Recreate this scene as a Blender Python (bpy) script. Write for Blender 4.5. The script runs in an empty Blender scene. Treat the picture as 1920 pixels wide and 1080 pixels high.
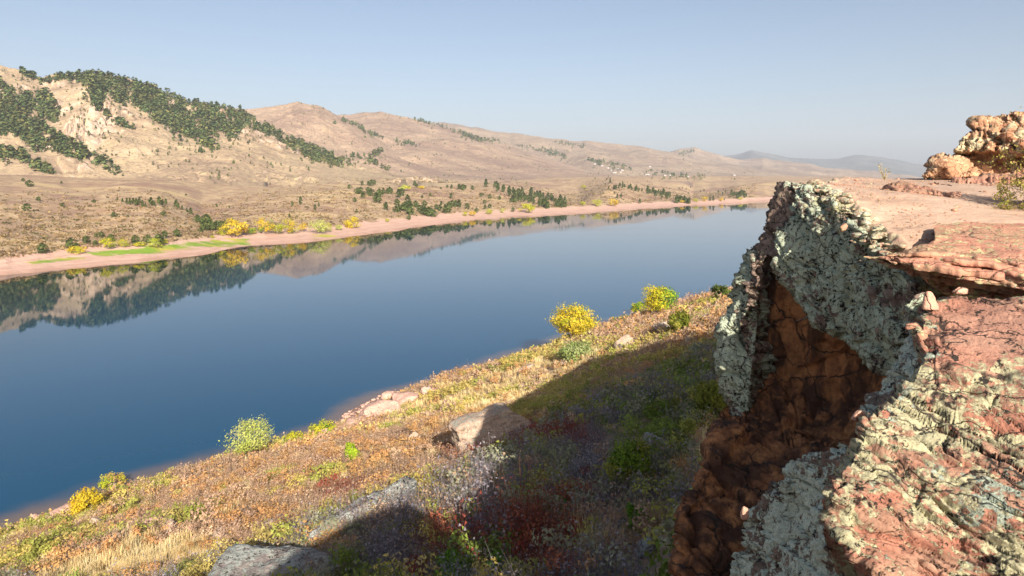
import bpy, bmesh, math, random
import numpy as np
from mathutils import Vector, Matrix, Euler

R = math.radians
random.seed(11)
rng = np.random.default_rng(11)
SC = bpy.context.scene
COL = SC.collection

# ------------------------------------------------------------------ camera, sky, sun, exposure
CH = 36.0            # eye height above the water
F, CX, HY = 1300.0, 960.0, 335.0    # focal length in photo pixels, principal column, horizon row
cam_d = bpy.data.cameras.new('camera'); cam = bpy.data.objects.new('camera', cam_d); COL.objects.link(cam)
cam.location = (0, 0, CH); cam.rotation_euler = (R(90), 0, 0)
cam_d.sensor_width = 36; cam_d.lens = 36 * F / 1920; cam_d.shift_y = -(540 - HY) / 1920
cam_d.clip_start = 0.1; cam_d.clip_end = 80000
SC.camera = cam

HAZE = 0.00008
SUN_AZ, SUN_EL = 14.5, 25.8     # light travels this far left of straight ahead; elevation
wd = bpy.data.worlds.new('World'); SC.world = wd; wd.use_nodes = True
wn = wd.node_tree; bg = wn.nodes['Background']
sky = wn.nodes.new('ShaderNodeTexSky'); sky.sky_type = 'NISHITA'; sky.sun_disc = False
sky.sun_elevation = R(SUN_EL)
sky.sun_rotation = R(180 - SUN_AZ)
sky.altitude = 1600; sky.air_density = 1.0; sky.dust_density = 8.0; sky.ozone_density = 0.3
wn.links.new(sky.outputs[0], bg.inputs[0]); bg.inputs[1].default_value = 0.067
sl = bpy.data.lights.new('sun', 'SUN'); sun = bpy.data.objects.new('sun', sl); COL.objects.link(sun)
sl.energy = 5.0; sl.angle = R(0.5); sl.color = (1.0, 0.91, 0.79)
ldir = Vector((-math.sin(R(SUN_AZ)) * math.cos(R(SUN_EL)), math.cos(R(SUN_AZ)) * math.cos(R(SUN_EL)), -math.sin(R(SUN_EL))))
sun.rotation_euler = ldir.to_track_quat('-Z', 'Y').to_euler()
SC.view_settings.view_transform = 'Standard'; SC.view_settings.look = 'None'
SC.view_settings.exposure = 1.08; SC.view_settings.gamma = 1.0
SC.render.engine = 'CYCLES'
SC.cycles.max_bounces = 6; SC.cycles.diffuse_bounces = 2; SC.cycles.glossy_bounces = 3
SC.cycles.transmission_bounces = 2; SC.cycles.volume_bounces = 0; SC.cycles.transparent_max_bounces = 4
SC.cycles.use_denoising = True

# ------------------------------------------------------------------ numeric helpers
def P(px, py, d):
    """world point seen at photo pixel (px,py) at distance d ahead of the camera"""
    px = np.asarray(px, float); py = np.asarray(py, float); d = np.asarray(d, float)
    return np.stack([(px - CX) / F * d, d * np.ones_like(px), CH + (HY - py) / F * d], -1)

def _h(ix, iy, iz, seed):
    n = (ix.astype(np.int64) * 374761393 + iy.astype(np.int64) * 668265263 + iz.astype(np.int64) * 2147483647 + seed * 144269504) & 0xFFFFFFFF
    n = ((n ^ (n >> 13)) * 1274126177) & 0xFFFFFFFF
    n = ((n ^ (n >> 15)) * 2246822519) & 0xFFFFFFFF
    return ((n ^ (n >> 16)) & 0xFFFFFF) / float(0xFFFFFF)

def vnoise(p, seed=0):
    i = np.floor(p); f = p - i; i = i.astype(np.int64)
    u = f * f * f * (f * (f * 6 - 15) + 10)
    r = 0
    for dx in (0, 1):
        wx = u[:, 0] if dx else 1 - u[:, 0]
        for dy in (0, 1):
            wy = u[:, 1] if dy else 1 - u[:, 1]
            for dz in (0, 1):
                wz = u[:, 2] if dz else 1 - u[:, 2]
                r = r + wx * wy * wz * _h(i[:, 0] + dx, i[:, 1] + dy, i[:, 2] + dz, seed)
    return r * 2 - 1

_RT = np.array([[.36, .48, -.8], [-.8, .6, 0], [.48, .64, .6]])
def fbm(p, oct=4, seed=0, gain=.5, ridged=False):
    p = np.asarray(p, float); a, s, r = 1.0, 0.0, np.zeros(len(p))
    for k in range(oct):
        n = vnoise(p, seed + k * 17)
        if ridged: n = 1 - 2 * np.abs(n)
        r += a * n; s += a
        p = (p @ _RT.T) * 2.03 + 7.3; a *= gain
    return r / s

def cells(p, seed=0):
    """Worley cells: (distance, second distance, cell id random, tilt term)"""
    i = np.floor(p).astype(np.int64); n = len(p)
    d1 = np.full(n, 9.); d2 = np.full(n, 9.); rid = np.zeros(n); til = np.zeros(n)
    for dx in (-1, 0, 1):
        for dy in (-1, 0, 1):
            for dz in (-1, 0, 1):
                a, b, c = i[:, 0] + dx, i[:, 1] + dy, i[:, 2] + dz
                q = np.stack([a + _h(a, b, c, seed), b + _h(a, b, c, seed + 1), c + _h(a, b, c, seed + 2)], -1)
                v = p - q; d = np.sqrt((v * v).sum(1))
                near = d < d1
                d2 = np.where(near, d1, np.minimum(d2, d)); d1 = np.where(near, d, d1)
                rr = _h(a, b, c, seed + 3)
                t = v[:, 0] * (_h(a, b, c, seed + 4) - .5) + v[:, 1] * (_h(a, b, c, seed + 5) - .5) + v[:, 2] * (_h(a, b, c, seed + 6) - .5)
                rid = np.where(near, rr, rid); til = np.where(near, t, til)
    return d1, d2, rid, til

def smooth(x, a, b):
    t = np.clip((x - a) / (b - a), 0, 1); return t * t * (3 - 2 * t)

def curve(pts):
    a = np.array(pts, float); return lambda x: np.interp(x, a[:, 0], a[:, 1])

def inpoly(px, py, poly):
    px = np.asarray(px, float); py = np.asarray(py, float); c = np.zeros(px.shape, bool)
    n = len(poly); j = n - 1
    for i in range(n):
        xi, yi = poly[i]; xj, yj = poly[j]
        if yi != yj:
            c ^= ((yi > py) != (yj > py)) & (px < (xj - xi) * (py - yi) / (yj - yi) + xi)
        j = i
    return c

def to_outline(px, py, poly):
    """distance to, and nearest point on, a closed outline"""
    best = np.full(px.shape, 1e9); bx = px.copy(); by = py.copy(); n = len(poly)
    for i in range(n):
        x0, y0 = poly[i]; x1, y1 = poly[(i + 1) % n]
        dx, dy = x1 - x0, y1 - y0; L = dx * dx + dy * dy + 1e-9
        t = np.clip(((px - x0) * dx + (py - y0) * dy) / L, 0, 1)
        qx, qy = x0 + t * dx, y0 + t * dy; d = np.hypot(px - qx, py - qy)
        m = d < best; best = np.where(m, d, best); bx = np.where(m, qx, bx); by = np.where(m, qy, by)
    return best, bx, by

def tps(ctrl, s=100.):
    c = np.array(ctrl, float); X = c[:, :2] / s; n = len(X)
    def K(a, b):
        r2 = ((a[:, None, :] - b[None, :, :]) ** 2).sum(-1); return .5 * r2 * np.log(r2 + 1e-9)
    A = np.zeros((n + 3, n + 3)); A[:n, :n] = K(X, X) + np.eye(n) * 1e-3
    A[:n, n] = 1; A[:n, n + 1:] = X; A[n, :n] = 1; A[n + 1:, :n] = X.T
    w = np.linalg.solve(A, np.concatenate([c[:, 2], np.zeros(3)]))
    def f(px, py):
        q = np.stack([px, py], -1) / s
        return K(q, X) @ w[:n] + w[n] + q @ w[n + 1:]
    return f

# ------------------------------------------------------------------ mesh helpers
def mesh(name, v, faces, mat, smooth_=False, attrs=None, base=None):
    """v (N,3); faces: list of int arrays, each (M,3) or (M,4). base: origin of the object."""
    v = np.asarray(v, np.float64)
    if base is not None: v = v - np.asarray(base, float)
    me = bpy.data.meshes.new(name)
    faces = [np.asarray(f, np.int32) for f in faces if len(f)]
    nl = sum(f.size for f in faces); npol = sum(len(f) for f in faces)
    me.vertices.add(len(v)); me.vertices.foreach_set('co', v.astype(np.float32).ravel())
    me.loops.add(nl); me.polygons.add(npol)
    me.loops.foreach_set('vertex_index', np.concatenate([f.ravel() for f in faces]))
    tot = np.concatenate([np.full(len(f), f.shape[1], np.int32) for f in faces])
    st = np.concatenate([[0], np.cumsum(tot)[:-1]]).astype(np.int32)
    me.polygons.foreach_set('loop_start', st); me.polygons.foreach_set('loop_total', tot)
    if smooth_: me.polygons.foreach_set('use_smooth', np.ones(npol, bool))
    me.update(calc_edges=True); me.validate()
    for k, a in (attrs or {}).items():
        a = np.asarray(a, np.float32)
        if a.ndim == 2:
            at = me.attributes.new(k, 'FLOAT_COLOR', 'POINT')
            if a.shape[1] == 3: a = np.concatenate([a, np.ones((len(a), 1), np.float32)], 1)
            at.data.foreach_set('color', a.ravel())
        else:
            at = me.attributes.new(k, 'FLOAT', 'POINT'); at.data.foreach_set('value', a)
    if mat: me.materials.append(mat)
    return me

def link(name, me, parent=None, loc=(0, 0, 0), rot=None, scale=None):
    o = bpy.data.objects.new(name, me); COL.objects.link(o)
    if parent is not None: o.parent = parent
    o.location = loc
    if rot is not None: o.rotation_euler = rot
    if scale is not None: o.scale = scale
    return o

def tag(o, label=None, cat=None, group=None, kind=None):
    for k, x in (('label', label), ('category', cat), ('group', group), ('kind', kind)):
        if x: o[k] = x
    return o

def gridfaces(nr, nc):
    a = np.arange(nr * nc).reshape(nr, nc)
    return np.stack([a[:-1, :-1], a[:-1, 1:], a[1:, 1:], a[1:, :-1]], -1).reshape(-1, 4)

def vnormals(v, f):
    n = np.zeros_like(v)
    a, b, c = v[f[:, 0]], v[f[:, 1]], v[f[:, 2]]
    fn = np.cross(b - a, c - a) if f.shape[1] == 3 else np.cross(c - a, v[f[:, 3]] - b)
    for k in range(f.shape[1]): np.add.at(n, f[:, k], fn)
    return n / (np.linalg.norm(n, axis=1, keepdims=True) + 1e-12)

def tube(path, rad, sides=6):
    """tapered tube along a path; returns verts, quads"""
    path = np.asarray(path, float); n = len(path); rad = np.asarray(rad, float)
    t = np.gradient(path, axis=0); t /= np.linalg.norm(t, axis=1, keepdims=True) + 1e-9
    ref = np.where(np.abs(t[:, 2:3]) > .9, np.array([[1., 0, 0]]), np.array([[0, 0, 1.]]))
    u = np.cross(t, ref); u /= np.linalg.norm(u, axis=1, keepdims=True) + 1e-9; w = np.cross(t, u)
    a = np.arange(sides) / sides * 2 * np.pi
    v = path[:, None, :] + rad[:, None, None] * (np.cos(a)[None, :, None] * u[:, None, :] + np.sin(a)[None, :, None] * w[:, None, :])
    idx = np.arange(n * sides).reshape(n, sides); nx = np.roll(idx, -1, 1)
    f = np.stack([idx[:-1], nx[:-1], nx[1:], idx[1:]], -1).reshape(-1, 4)
    return v.reshape(-1, 3), f

class Bag:
    def __init__(s): s.v, s.f, s.c, s.n = [], {3: [], 4: []}, [], 0
    def add(s, v, f, c=None):
        v = np.asarray(v, float); f = np.asarray(f)
        if len(f) == 0: return
        s.v.append(v); s.f[f.shape[1]].append(f + s.n)
        if c is not None: s.c.append(np.broadcast_to(np.asarray(c, float), (len(v), 3)))
        s.n += len(v)
    def mesh(s, name, mat, smooth_=False, base=None):
        fs = [np.concatenate(s.f[k]) for k in (3, 4) if s.f[k]]
        at = {'tint': np.concatenate(s.c)} if s.c else None
        return mesh(name, np.concatenate(s.v), fs, mat, smooth_, at, base)

# ------------------------------------------------------------------ material helpers
class NT:
    def __init__(s, name, rough=.9, spec=.2):
        s.m = bpy.data.materials.new(name); s.m.use_nodes = True; s.t = s.m.node_tree
        s.b = s.t.nodes['Principled BSDF']; s.b.inputs['Roughness'].default_value = rough
        s.b.inputs['Specular IOR Level'].default_value = spec
        s.pos = s.n('ShaderNodeNewGeometry').outputs['Position']
    def n(s, typ, **kw):
        x = s.t.nodes.new(typ)
        for k, v in kw.items():
            if hasattr(x, k) and not isinstance(v, bpy.types.NodeSocket) and k not in ('inputs',): setattr(x, k, v)
        return x
    def put(s, sock, v):
        if isinstance(v, bpy.types.NodeSocket): s.t.links.new(v, sock)
        elif v is not None:
            if sock.type == 'RGBA' and len(v) == 3: v = (*v, 1)
            sock.default_value = v
    def noise(s, scale, detail=6, rough=.55, vec=None, dist=0.):
        x = s.n('ShaderNodeTexNoise'); s.put(x.inputs['Vector'], vec or s.pos)
        x.inputs['Scale'].default_value = scale; x.inputs['Detail'].default_value = detail
        x.inputs['Roughness'].default_value = rough; x.inputs['Distortion'].default_value = dist
        return x.outputs['Fac']
    def voro(s, scale, feature='F1', vec=None, out='Distance'):
        x = s.n('ShaderNodeTexVoronoi'); x.feature = feature; s.put(x.inputs['Vector'], vec or s.pos)
        x.inputs['Scale'].default_value = scale; return x.outputs[out]
    def ramp(s, fac, a, b, lo=0., hi=1.):
        x = s.n('ShaderNodeMapRange'); x.interpolation_type = 'SMOOTHSTEP'; s.put(x.inputs[0], fac)
        for k, v in ((1, a), (2, b), (3, lo), (4, hi)): s.put(x.inputs[k], v)
        return x.outputs[0]
    def mix(s, fac, a, b, mode='MIX'):
        x = s.n('ShaderNodeMix'); x.data_type = 'RGBA'; x.blend_type = mode
        s.put(x.inputs[0], fac); s.put(x.inputs[6], a); s.put(x.inputs[7], b); return x.outputs[2]
    def math(s, op, a, b=0.):
        x = s.n('ShaderNodeMath'); x.operation = op; s.put(x.inputs[0], a); s.put(x.inputs[1], b); return x.outputs[0]
    def attr(s, name, vec=False):
        x = s.n('ShaderNodeAttribute'); x.attribute_name = name; return x.outputs['Color' if vec else 'Fac']
    def mapping(s, rot=(0, 0, 0), scale=(1, 1, 1), vec=None):
        x = s.n('ShaderNodeMapping'); s.put(x.inputs['Vector'], vec or s.pos)
        x.inputs['Rotation'].default_value = rot; x.inputs['Scale'].default_value = scale; return x.outputs[0]
    def bump(s, h, strength=.5, dist=.02):
        x = s.n('ShaderNodeBump'); x.inputs['Strength'].default_value = strength; x.inputs['Distance'].default_value = dist
        s.put(x.inputs['Height'], h); s.put(s.b.inputs['Normal'], x.outputs[0])
    def color(s, c): s.put(s.b.inputs['Base Color'], c); return s.m

def leaf_mat(name, transl=.35):
    n = NT(name, .75, .15)
    c = n.attr('tint', True)
    n.color(c)
    if transl:
        tr = n.n('ShaderNodeBsdfTranslucent'); n.put(tr.inputs[0], c)
        mx = n.n('ShaderNodeMixShader'); mx.inputs[0].default_value = transl
        n.t.links.new(n.b.outputs[0], mx.inputs[1]); n.t.links.new(tr.outputs[0], mx.inputs[2])
        n.t.links.new(mx.outputs[0], n.t.nodes['Material Output'].inputs[0])
    return n.m

M = {}
M['leaf'] = leaf_mat('leaves')
M['needle'] = leaf_mat('needles', .12)
def _bark():
    n = NT('bark'); a = n.noise(6, 6, .6, n.mapping(scale=(3, 3, .6)))
    return n.color(n.mix(a, (.22, .17, .13), (.42, .36, .29)))
M['bark'] = _bark()

def rock_mat(name, red, dark, lich, l_t, yel, y_t, blk=.64, lscale=2.2, strata=None, bumpd=.03, pale=None, joint=(1., None)):
    """sandstone with crusty lichen. l_t / y_t: noise level above which lichen grows (higher = less)"""
    n = NT(name, .92, .15)
    big = n.noise(.7, 4); mid = n.noise(4.5, 9, .62); fine = n.noise(38, 5, .6)
    base = n.mix(n.ramp(mid, .35, .68), dark, red)
    if pale: base = n.mix(n.ramp(big, .48, .66), base, pale)
    if strata:
        v = n.mapping(rot=strata[0], scale=strata[1]); st = n.noise(1.0, 6, .6, v, .3)
        base = n.mix(n.ramp(st, .44, .58, 0, .85), base, strata[2])
    l = n.math('ADD', n.math('MULTIPLY', n.noise(lscale * .75, 13, .74, dist=.3), .62), n.math('MULTIPLY', n.noise(lscale * 5.3, 11, .72), .38))
    l = n.math('ADD', l, n.math('MULTIPLY', n.attr('lich'), .3))
    wv = n.n('ShaderNodeVectorMath'); wv.operation = 'ADD'; nv = n.n('ShaderNodeTexNoise'); n.put(nv.inputs['Vector'], n.pos); nv.inputs['Scale'].default_value = 3.; nv.inputs['Detail'].default_value = 4
    sv = n.n('ShaderNodeVectorMath'); sv.operation = 'SCALE'; n.put(sv.inputs[0], nv.outputs['Color']); sv.inputs['Scale'].default_value = .35
    n.put(wv.inputs[0], n.pos); n.put(wv.inputs[1], sv.outputs[0]); wp = wv.outputs[0]
    cr = n.voro(26, 'DISTANCE_TO_EDGE'); jt = n.voro(3.2, 'DISTANCE_TO_EDGE', n.mapping(rot=joint[1][0], scale=joint[1][1], vec=wp) if joint[1] else wp); spot = n.voro(lscale * 3.2, 'F1', wp)
    l = n.math('ADD', l, n.math('MULTIPLY', fine, .05))
    l = n.math('ADD', l, n.math('MULTIPLY', n.math('SUBTRACT', .42, spot), .13))
    lm = n.ramp(l, l_t, l_t + .02)
    yv = n.mapping(rot=(.5, .2, .9), scale=(1, 1, 1.3))
    y = n.math('ADD', n.math('MULTIPLY', n.noise(lscale * 1.3, 12, .74, yv), .5), n.math('MULTIPLY', n.noise(lscale * 7.5, 10, .74, yv), .5))
    y = n.math('ADD', y, n.math('MULTIPLY', n.attr('yel'), .3))
    y = n.math('ADD', y, n.math('MULTIPLY', n.math('SUBTRACT', .42, spot), .13))
    ym = n.ramp(y, y_t, y_t + .022)
    lc = n.mix(n.ramp(fine, .35, .65), tuple(c * .72 for c in lich), lich)
    yc = n.mix(n.ramp(fine, .35, .65), tuple(c * .75 for c in yel), yel)
    base = n.mix(n.math('MULTIPLY', n.attr('bare'), n.ramp(n.noise(2.5, 6, .6, n.mapping(rot=(0, .42, 0), scale=(1, .4, 4))), .3, .75, .7, 1.)), base, (.45, .25, .18))
    c = n.mix(lm, base, lc); c = n.mix(ym, c, yc)
    sp = n.math('ADD', n.math('MULTIPLY', n.noise(5.5, 10, .76), .55), n.math('MULTIPLY', n.noise(19, 6, .72), .45)); bm = n.ramp(sp, blk - .045, blk - .015)
    c = n.mix(bm, c, (.035, .03, .026))
    c = n.mix(n.ramp(cr, .0, .05, .35, 0.), c, (.06, .05, .04))
    c = n.mix(n.math('MULTIPLY', n.ramp(jt, .03, .0, 0, joint[0]), n.ramp(big, .4, .55)), c, (.045, .035, .03))
    h = n.math('ADD', n.math('MULTIPLY', mid, 1.2), n.math('ADD', n.math('MULTIPLY', fine, .4), n.math('MULTIPLY', n.noise(14, 6, .7), .7)))
    h = n.math('ADD', h, n.ramp(jt, .0, .05, 0, .5 * joint[0]))
    h = n.math('ADD', h, n.math('MULTIPLY', lm, .12)); h = n.math('ADD', h, n.math('MULTIPLY', ym, .1))
    h = n.math('SUBTRACT', h, n.math('MULTIPLY', bm, .15))
    n.bump(h, .9, bumpd)
    return n.color(c)

MINT = (.56, .61, .46); PYEL = (.72, .64, .36)
RED = (.50, .235, .15); REDD = (.30, .13, .085)
M['wall'] = rock_mat('lichen_wall', (.34, .25, .20), (.16, .11, .085), (.52, .58, .43), .472, (.48, .45, .26), .555, .575, 2.0, bumpd=.04)
M['cave'] = rock_mat('orange_sandstone', (.60, .26, .10), (.30, .12, .055), (.40, .36, .28), .66, (.62, .34, .14), .60, .64, 1.6,
                     strata=((0, .15, 0), (2.2, 2.2, .3), (.06, .032, .024)), joint=(1., ((0, .3, .3), (.35, .35, .5))), bumpd=.07)
M['wedge'] = M['cave']
M['near'] = rock_mat('lichen_sandstone', (.42, .245, .165), (.31, .17, .115), (.38, .43, .34), .565, (.49, .45, .28), .485, .585, 1.8,
                     strata=((0, .42, 0), (.5, .25, 9.), (.36, .15, .10)), bumpd=.03, joint=(1., ((0, .42, 0), (.22, .16, 1.7))))
M['block'] = rock_mat('mint_sandstone', (.32, .23, .17), (.17, .115, .085), (.66, .71, .56), .475, (.46, .42, .24), .60, .60, 2.4, bumpd=.04)
M['ledge'] = rock_mat('ledge_sandstone', (.50, .29, .19), (.38, .21, .135), (.46, .46, .33), .60, (.56, .49, .27), .525, .62, 2.6,
                      strata=((0, .1, 0), (.5, .5, 9.), (.50, .23, .16)), bumpd=.03, joint=(.8, ((0, .1, .4), (.35, .2, 2.2))))
M['back'] = rock_mat('back_sandstone', (.56, .36, .22), (.46, .26, .15), (.6, .50, .32), .53, (.62, .52, .3), .53, .66, 1.2,
                     strata=((0, 0, 0), (1.2, 1.2, .5), (.38, .18, .1)))
M['boulder'] = rock_mat('slope_boulder', (.54, .40, .30), (.40, .29, .22), (.46, .46, .38), .56, (.56, .48, .28), .57, .60, .9, bumpd=.08, joint=(.3, None))
M['grey_boulder'] = rock_mat('grey_boulder', (.33, .29, .26), (.22, .19, .18), (.42, .44, .40), .50, (.46, .44, .32), .58, .58, 1.4, bumpd=.08, joint=(.25, None))
M['shore_rock'] = rock_mat('shore_rock', (.62, .40, .32), (.50, .30, .23), (.6, .45, .37), .6, (.6, .42, .33), .66, .72, 1.2)
M['chip'] = rock_mat('fresh_sandstone', (.62, .36, .26), (.56, .31, .22), (.6, .4, .3), .72, (.6, .5, .3), .74, .74, 3.)

def _sand():
    n = NT('trail_sand'); a = n.noise(.8, 8, .6); b = n.noise(9, 8, .65); p = n.noise(45, 4, .7)
    c = n.mix(n.ramp(a, .35, .65), (.42, .28, .20), (.47, .335, .25))
    c = n.mix(n.ramp(b, .55, .7, 0, .6), c, (.46, .25, .17))
    c = n.mix(n.ramp(p, .64, .70, 0, .85), c, (.20, .13, .10))
    y = n.math('ADD', n.noise(3.0, 10, .7), n.math('MULTIPLY', n.attr('yel'), .5))
    c = n.mix(n.ramp(y, .74, .80), c, (.56, .48, .31))
    n.bump(n.math('ADD', n.math('MULTIPLY', p, .4), b), .9, .03); return n.color(c)
M['sand'] = _sand()

# ================================================================== LARGE STRUCTURE
# ------------------------------------------------------------------ far shore and hills (fans of ground running away from the viewpoint)
shore_py = curve([(-900, 600), (-500, 560), (0, 517), (240, 495), (380, 478), (455, 462), (560, 457), (640, 447), (700, 438), (748, 433), (775, 426), (900, 411), (1060, 402),
                  (1290, 386), (1430, 378), (1700, 368)])
beach_py = curve([(-900, 520), (-500, 505), (0, 487), (60, 479), (140, 469), (290, 461), (400, 444), (470, 437), (560, 430), (640, 424), (700, 416), (760, 409), (900, 397),
                  (1060, 389), (1200, 381), (1300, 377), (1430, 371), (1700, 363)])
knoll_py = curve([(-900, 375), (-500, 372), (0, 380), (160, 380), (230, 373), (300, 379), (350, 395), (380, 405), (410, 394), (450, 384), (540, 367), (640, 353), (720, 352),
                  (850, 350), (920, 352), (1000, 368), (1060, 383), (1085, 380), (1110, 361), (1140, 345), (1180, 350), (1240, 362), (1300, 372), (1330, 367), (1380, 350),
                  (1450, 341), (1700, 336)])
plain_py = curve([(-900, 322), (0, 328), (200, 333), (400, 337), (640, 335), (900, 338), (1100, 332), (1300, 330), (1700, 332)])
LAYERS = []      # (px columns, Y[r,c], Z[r,c])

def far_shore():
    px = np.arange(-600, 1640, 5.0); nc = len(px)
    w = fbm(np.stack([px / 30, px * 0, px * 0], -1), 4, 3) * 1.2
    ys = CH * F / (shore_py(px) + w - HY)
    yb = np.maximum((CH - 4) * F / (beach_py(px) + w - HY), ys * 1.015)
    y2 = yb * np.interp(px, [-500, 400, 800, 1140, 1300, 1700], [1.5, 1.42, 1.5, 1.25, 1.25, 1.3])
    z2 = CH - (knoll_py(px) - HY) / F * y2
    y4 = y2 * 2.0; z4 = CH - (plain_py(px) - HY) / F * y4
    knots = [(ys * .86, -6 + 0 * px), (ys, 0 * px), (ys * .3 + yb * .7, 2 + 0 * px), (yb, 4 + 0 * px), (yb * 1.02, 5.5 + 0 * px), (yb * .4 + y2 * .6, 4 + (z2 - 4) * .62),
             (y2, z2), (y2 * 1.12, z2 - 2.5), (y2 * .4 + y4 * .6, z4 - 4), (y4, z4), (y4 * 2.2, z4 + 10)]
    nr = 210
    T = np.linspace(0, 1, nr); tk = [0, .06, .11, .16, .18, .42, .58, .66, .8, .92, 1]
    KY = np.log(np.stack([k[0] for k in knots])); KZ = np.stack([k[1] for k in knots])
    Y = np.stack([np.interp(T, tk, KY[:, c]) for c in range(nc)], 1); Y = np.exp(Y)
    Z = np.stack([np.interp(T, tk, KZ[:, c]) for c in range(nc)], 1)
    ker = np.hanning(15); ker /= ker.sum()
    Zs = np.stack([np.convolve(np.pad(Z[:, c], 7, 'edge'), ker, 'valid') for c in range(nc)], 1)
    bl = smooth(T, .17, .24)[:, None]; Z = Z * (1 - bl) + Zs * bl
    X = (px[None, :] - CX) / F * Y
    p = np.stack([X, Y, 0 * Y], -1).reshape(-1, 3)
    am = (smooth(T, .17, .3)[:, None] * np.ones((1, nc))).ravel()
    Z = Z + ((fbm(p / 60, 4, 5) * 2.6 + fbm(p / 14, 4, 8) * 1.0) * am + fbm(p / 12, 3, 4) * .25 * (T[:, None] * np.ones((1, nc)) > .07).ravel()).reshape(nr, nc)
    LAYERS.append((px, Y, Z))
    sh = ((Y - ys) / (yb - ys)).ravel()       # 0 at the waterline, 1 at the top of the beach
    # lawns and drying mud on the beach, as seen
    PY = HY - F * (Z - CH) / Y; PXg = np.broadcast_to(px, Y.shape)
    gr = np.zeros(Y.shape)
    for poly in ([(40, 492), (70, 487), (120, 483), (160, 486), (110, 494), (60, 498)],
                 [(160, 476), (190, 470), (250, 464), (330, 455), (400, 447), (460, 451), (470, 457), (400, 463), (330, 469), (250, 480), (200, 483)],
                 [(400, 458), (440, 449), (462, 449), (470, 457), (430, 461)], [(575, 443), (600, 439), (632, 440), (630, 447), (590, 448)]):
        d, _, _ = to_outline(PXg.ravel(), PY.ravel() , poly)
        ins = inpoly(PXg, PY, poly).ravel()
        gr = np.maximum(gr, np.where(ins, .5 + .5 * smooth(d, 0, 5), .5 * smooth(-d, -5, 0)).reshape(Y.shape))
    gr = gr * (T[:, None] < .3)
    n = NT('dry_hill_ground')
    a = n.noise(.012, 6, .6); b = n.noise(.09, 6, .65); c_ = n.noise(.5, 5, .7); g2 = n.noise(.02, 5, .6, n.mapping(scale=(.5, 1, 1)))
    c = n.mix(n.ramp(b, .38, .66), (.31, .205, .13), (.46, .34, .20))
    c = n.mix(n.ramp(a, .5, .62, 0, .75), c, (.25, .15, .11))
    c = n.mix(n.ramp(g2, .56, .66, 0, .8), c, (.50, .37, .19))
    c = n.mix(n.ramp(c_, .56, .7, 0, .55), c, (.15, .10, .065))
    c = n.mix(n.ramp(c_, .45, .3, 0, .45), c, (.55, .42, .28))
    s = n.math('ADD', n.attr('shore'), n.math('MULTIPLY', n.math('SUBTRACT', n.noise(.06, 5), .5), .9))
    c = n.mix(n.ramp(s, 1.0, 1.12), n.mix(n.ramp(n.noise(.2, 5), .4, .7), (.56, .37, .29), (.50, .31, .235)), c)
    cb = n.n('ShaderNodeCombineXYZ'); n.put(cb.inputs[0], n.math('MULTIPLY', n.attr('shore'), 7.)); ring = n.noise(1.0, 4, .7, cb.outputs[0])
    c = n.mix(n.math('MULTIPLY', n.ramp(ring, .45, .62, 0, .5), n.ramp(s, 1.05, .95)), c, (.40, .24, .18)); c = n.mix(n.math('MULTIPLY', n.ramp(ring, .45, .3, 0, .45), n.ramp(s, 1.05, .95)), c, (.66, .48, .40))
    c = n.mix(n.ramp(s, .22, .0, 0, .6), c, (.34, .19, .13))
    gm = n.ramp(n.math('ADD', n.attr('lawn'), n.math('MULTIPLY', n.math('SUBTRACT', n.noise(.10, 7, .7, n.mapping(scale=(.5, 1, 1))), .5), 3.2)), .45, .95)
    gc = n.mix(n.ramp(n.noise(.05, 4, .6, n.mapping(scale=(.4, 1, 1))), .42, .58), (.18, .28, .03), (.44, .38, .07))
    c = n.mix(gm, c, gc)
    n.bump(n.math('ADD', b, c_), .6, 1.2)
    me = mesh('far_shore', np.stack([X, Y, Z], -1).reshape(-1, 3), [gridfaces(nr, nc)], n.color(c), True, {'shore': sh, 'lawn': gr.ravel()})
    o = link('far_shore_terrain', me); tag(o, kind='structure'); return o
far_shore()

def hill_mat(name, tan, shrub, straw, sc, rock=None):
    n = NT(name); a = n.noise(.006 * sc, 7, .62); b = n.noise(.035 * sc, 7, .68); c_ = n.noise(.16 * sc, 4, .7)
    c = n.mix(n.ramp(a, .4, .62), tan, shrub)
    c = n.mix(n.ramp(b, .54, .68, 0, .8), c, straw)
    c = n.mix(n.ramp(c_, .52, .66, 0, .75), c, tuple(x * .42 for x in shrub)); c = n.mix(n.ramp(c_, .44, .3, 0, .5), c, tuple(x * 1.25 for x in straw))
    if rock:
        g = n.n('ShaderNodeNewGeometry'); sp = n.n('ShaderNodeSeparateXYZ'); n.put(sp.inputs[0], g.outputs['Normal'])
        rm = n.math('MULTIPLY', n.ramp(sp.outputs[2], .84, .70), n.ramp(n.noise(.02 * sc, 6, .7), .40, .52))
        c = n.mix(rm, c, n.mix(n.ramp(c_, .35, .6), (.30, .22, .17), rock))
    n.bump(n.math('ADD', b, n.math('MULTIPLY', c_, .5)), .7, 5.0)
    return n.color(c)
M['h1'] = hill_mat('mountain_ground', (.40, .30, .19), (.28, .20, .135), (.47, .37, .20), 1.2, (.52, .39, .29))
M['h2'] = hill_mat('brown_hill_ground', (.35, .25, .175), (.25, .17, .125), (.44, .33, .2), .9)
M['h3'] = hill_mat('far_hill_ground', (.33, .245, .17), (.24, .175, .13), (.45, .35, .22), .6)

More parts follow.
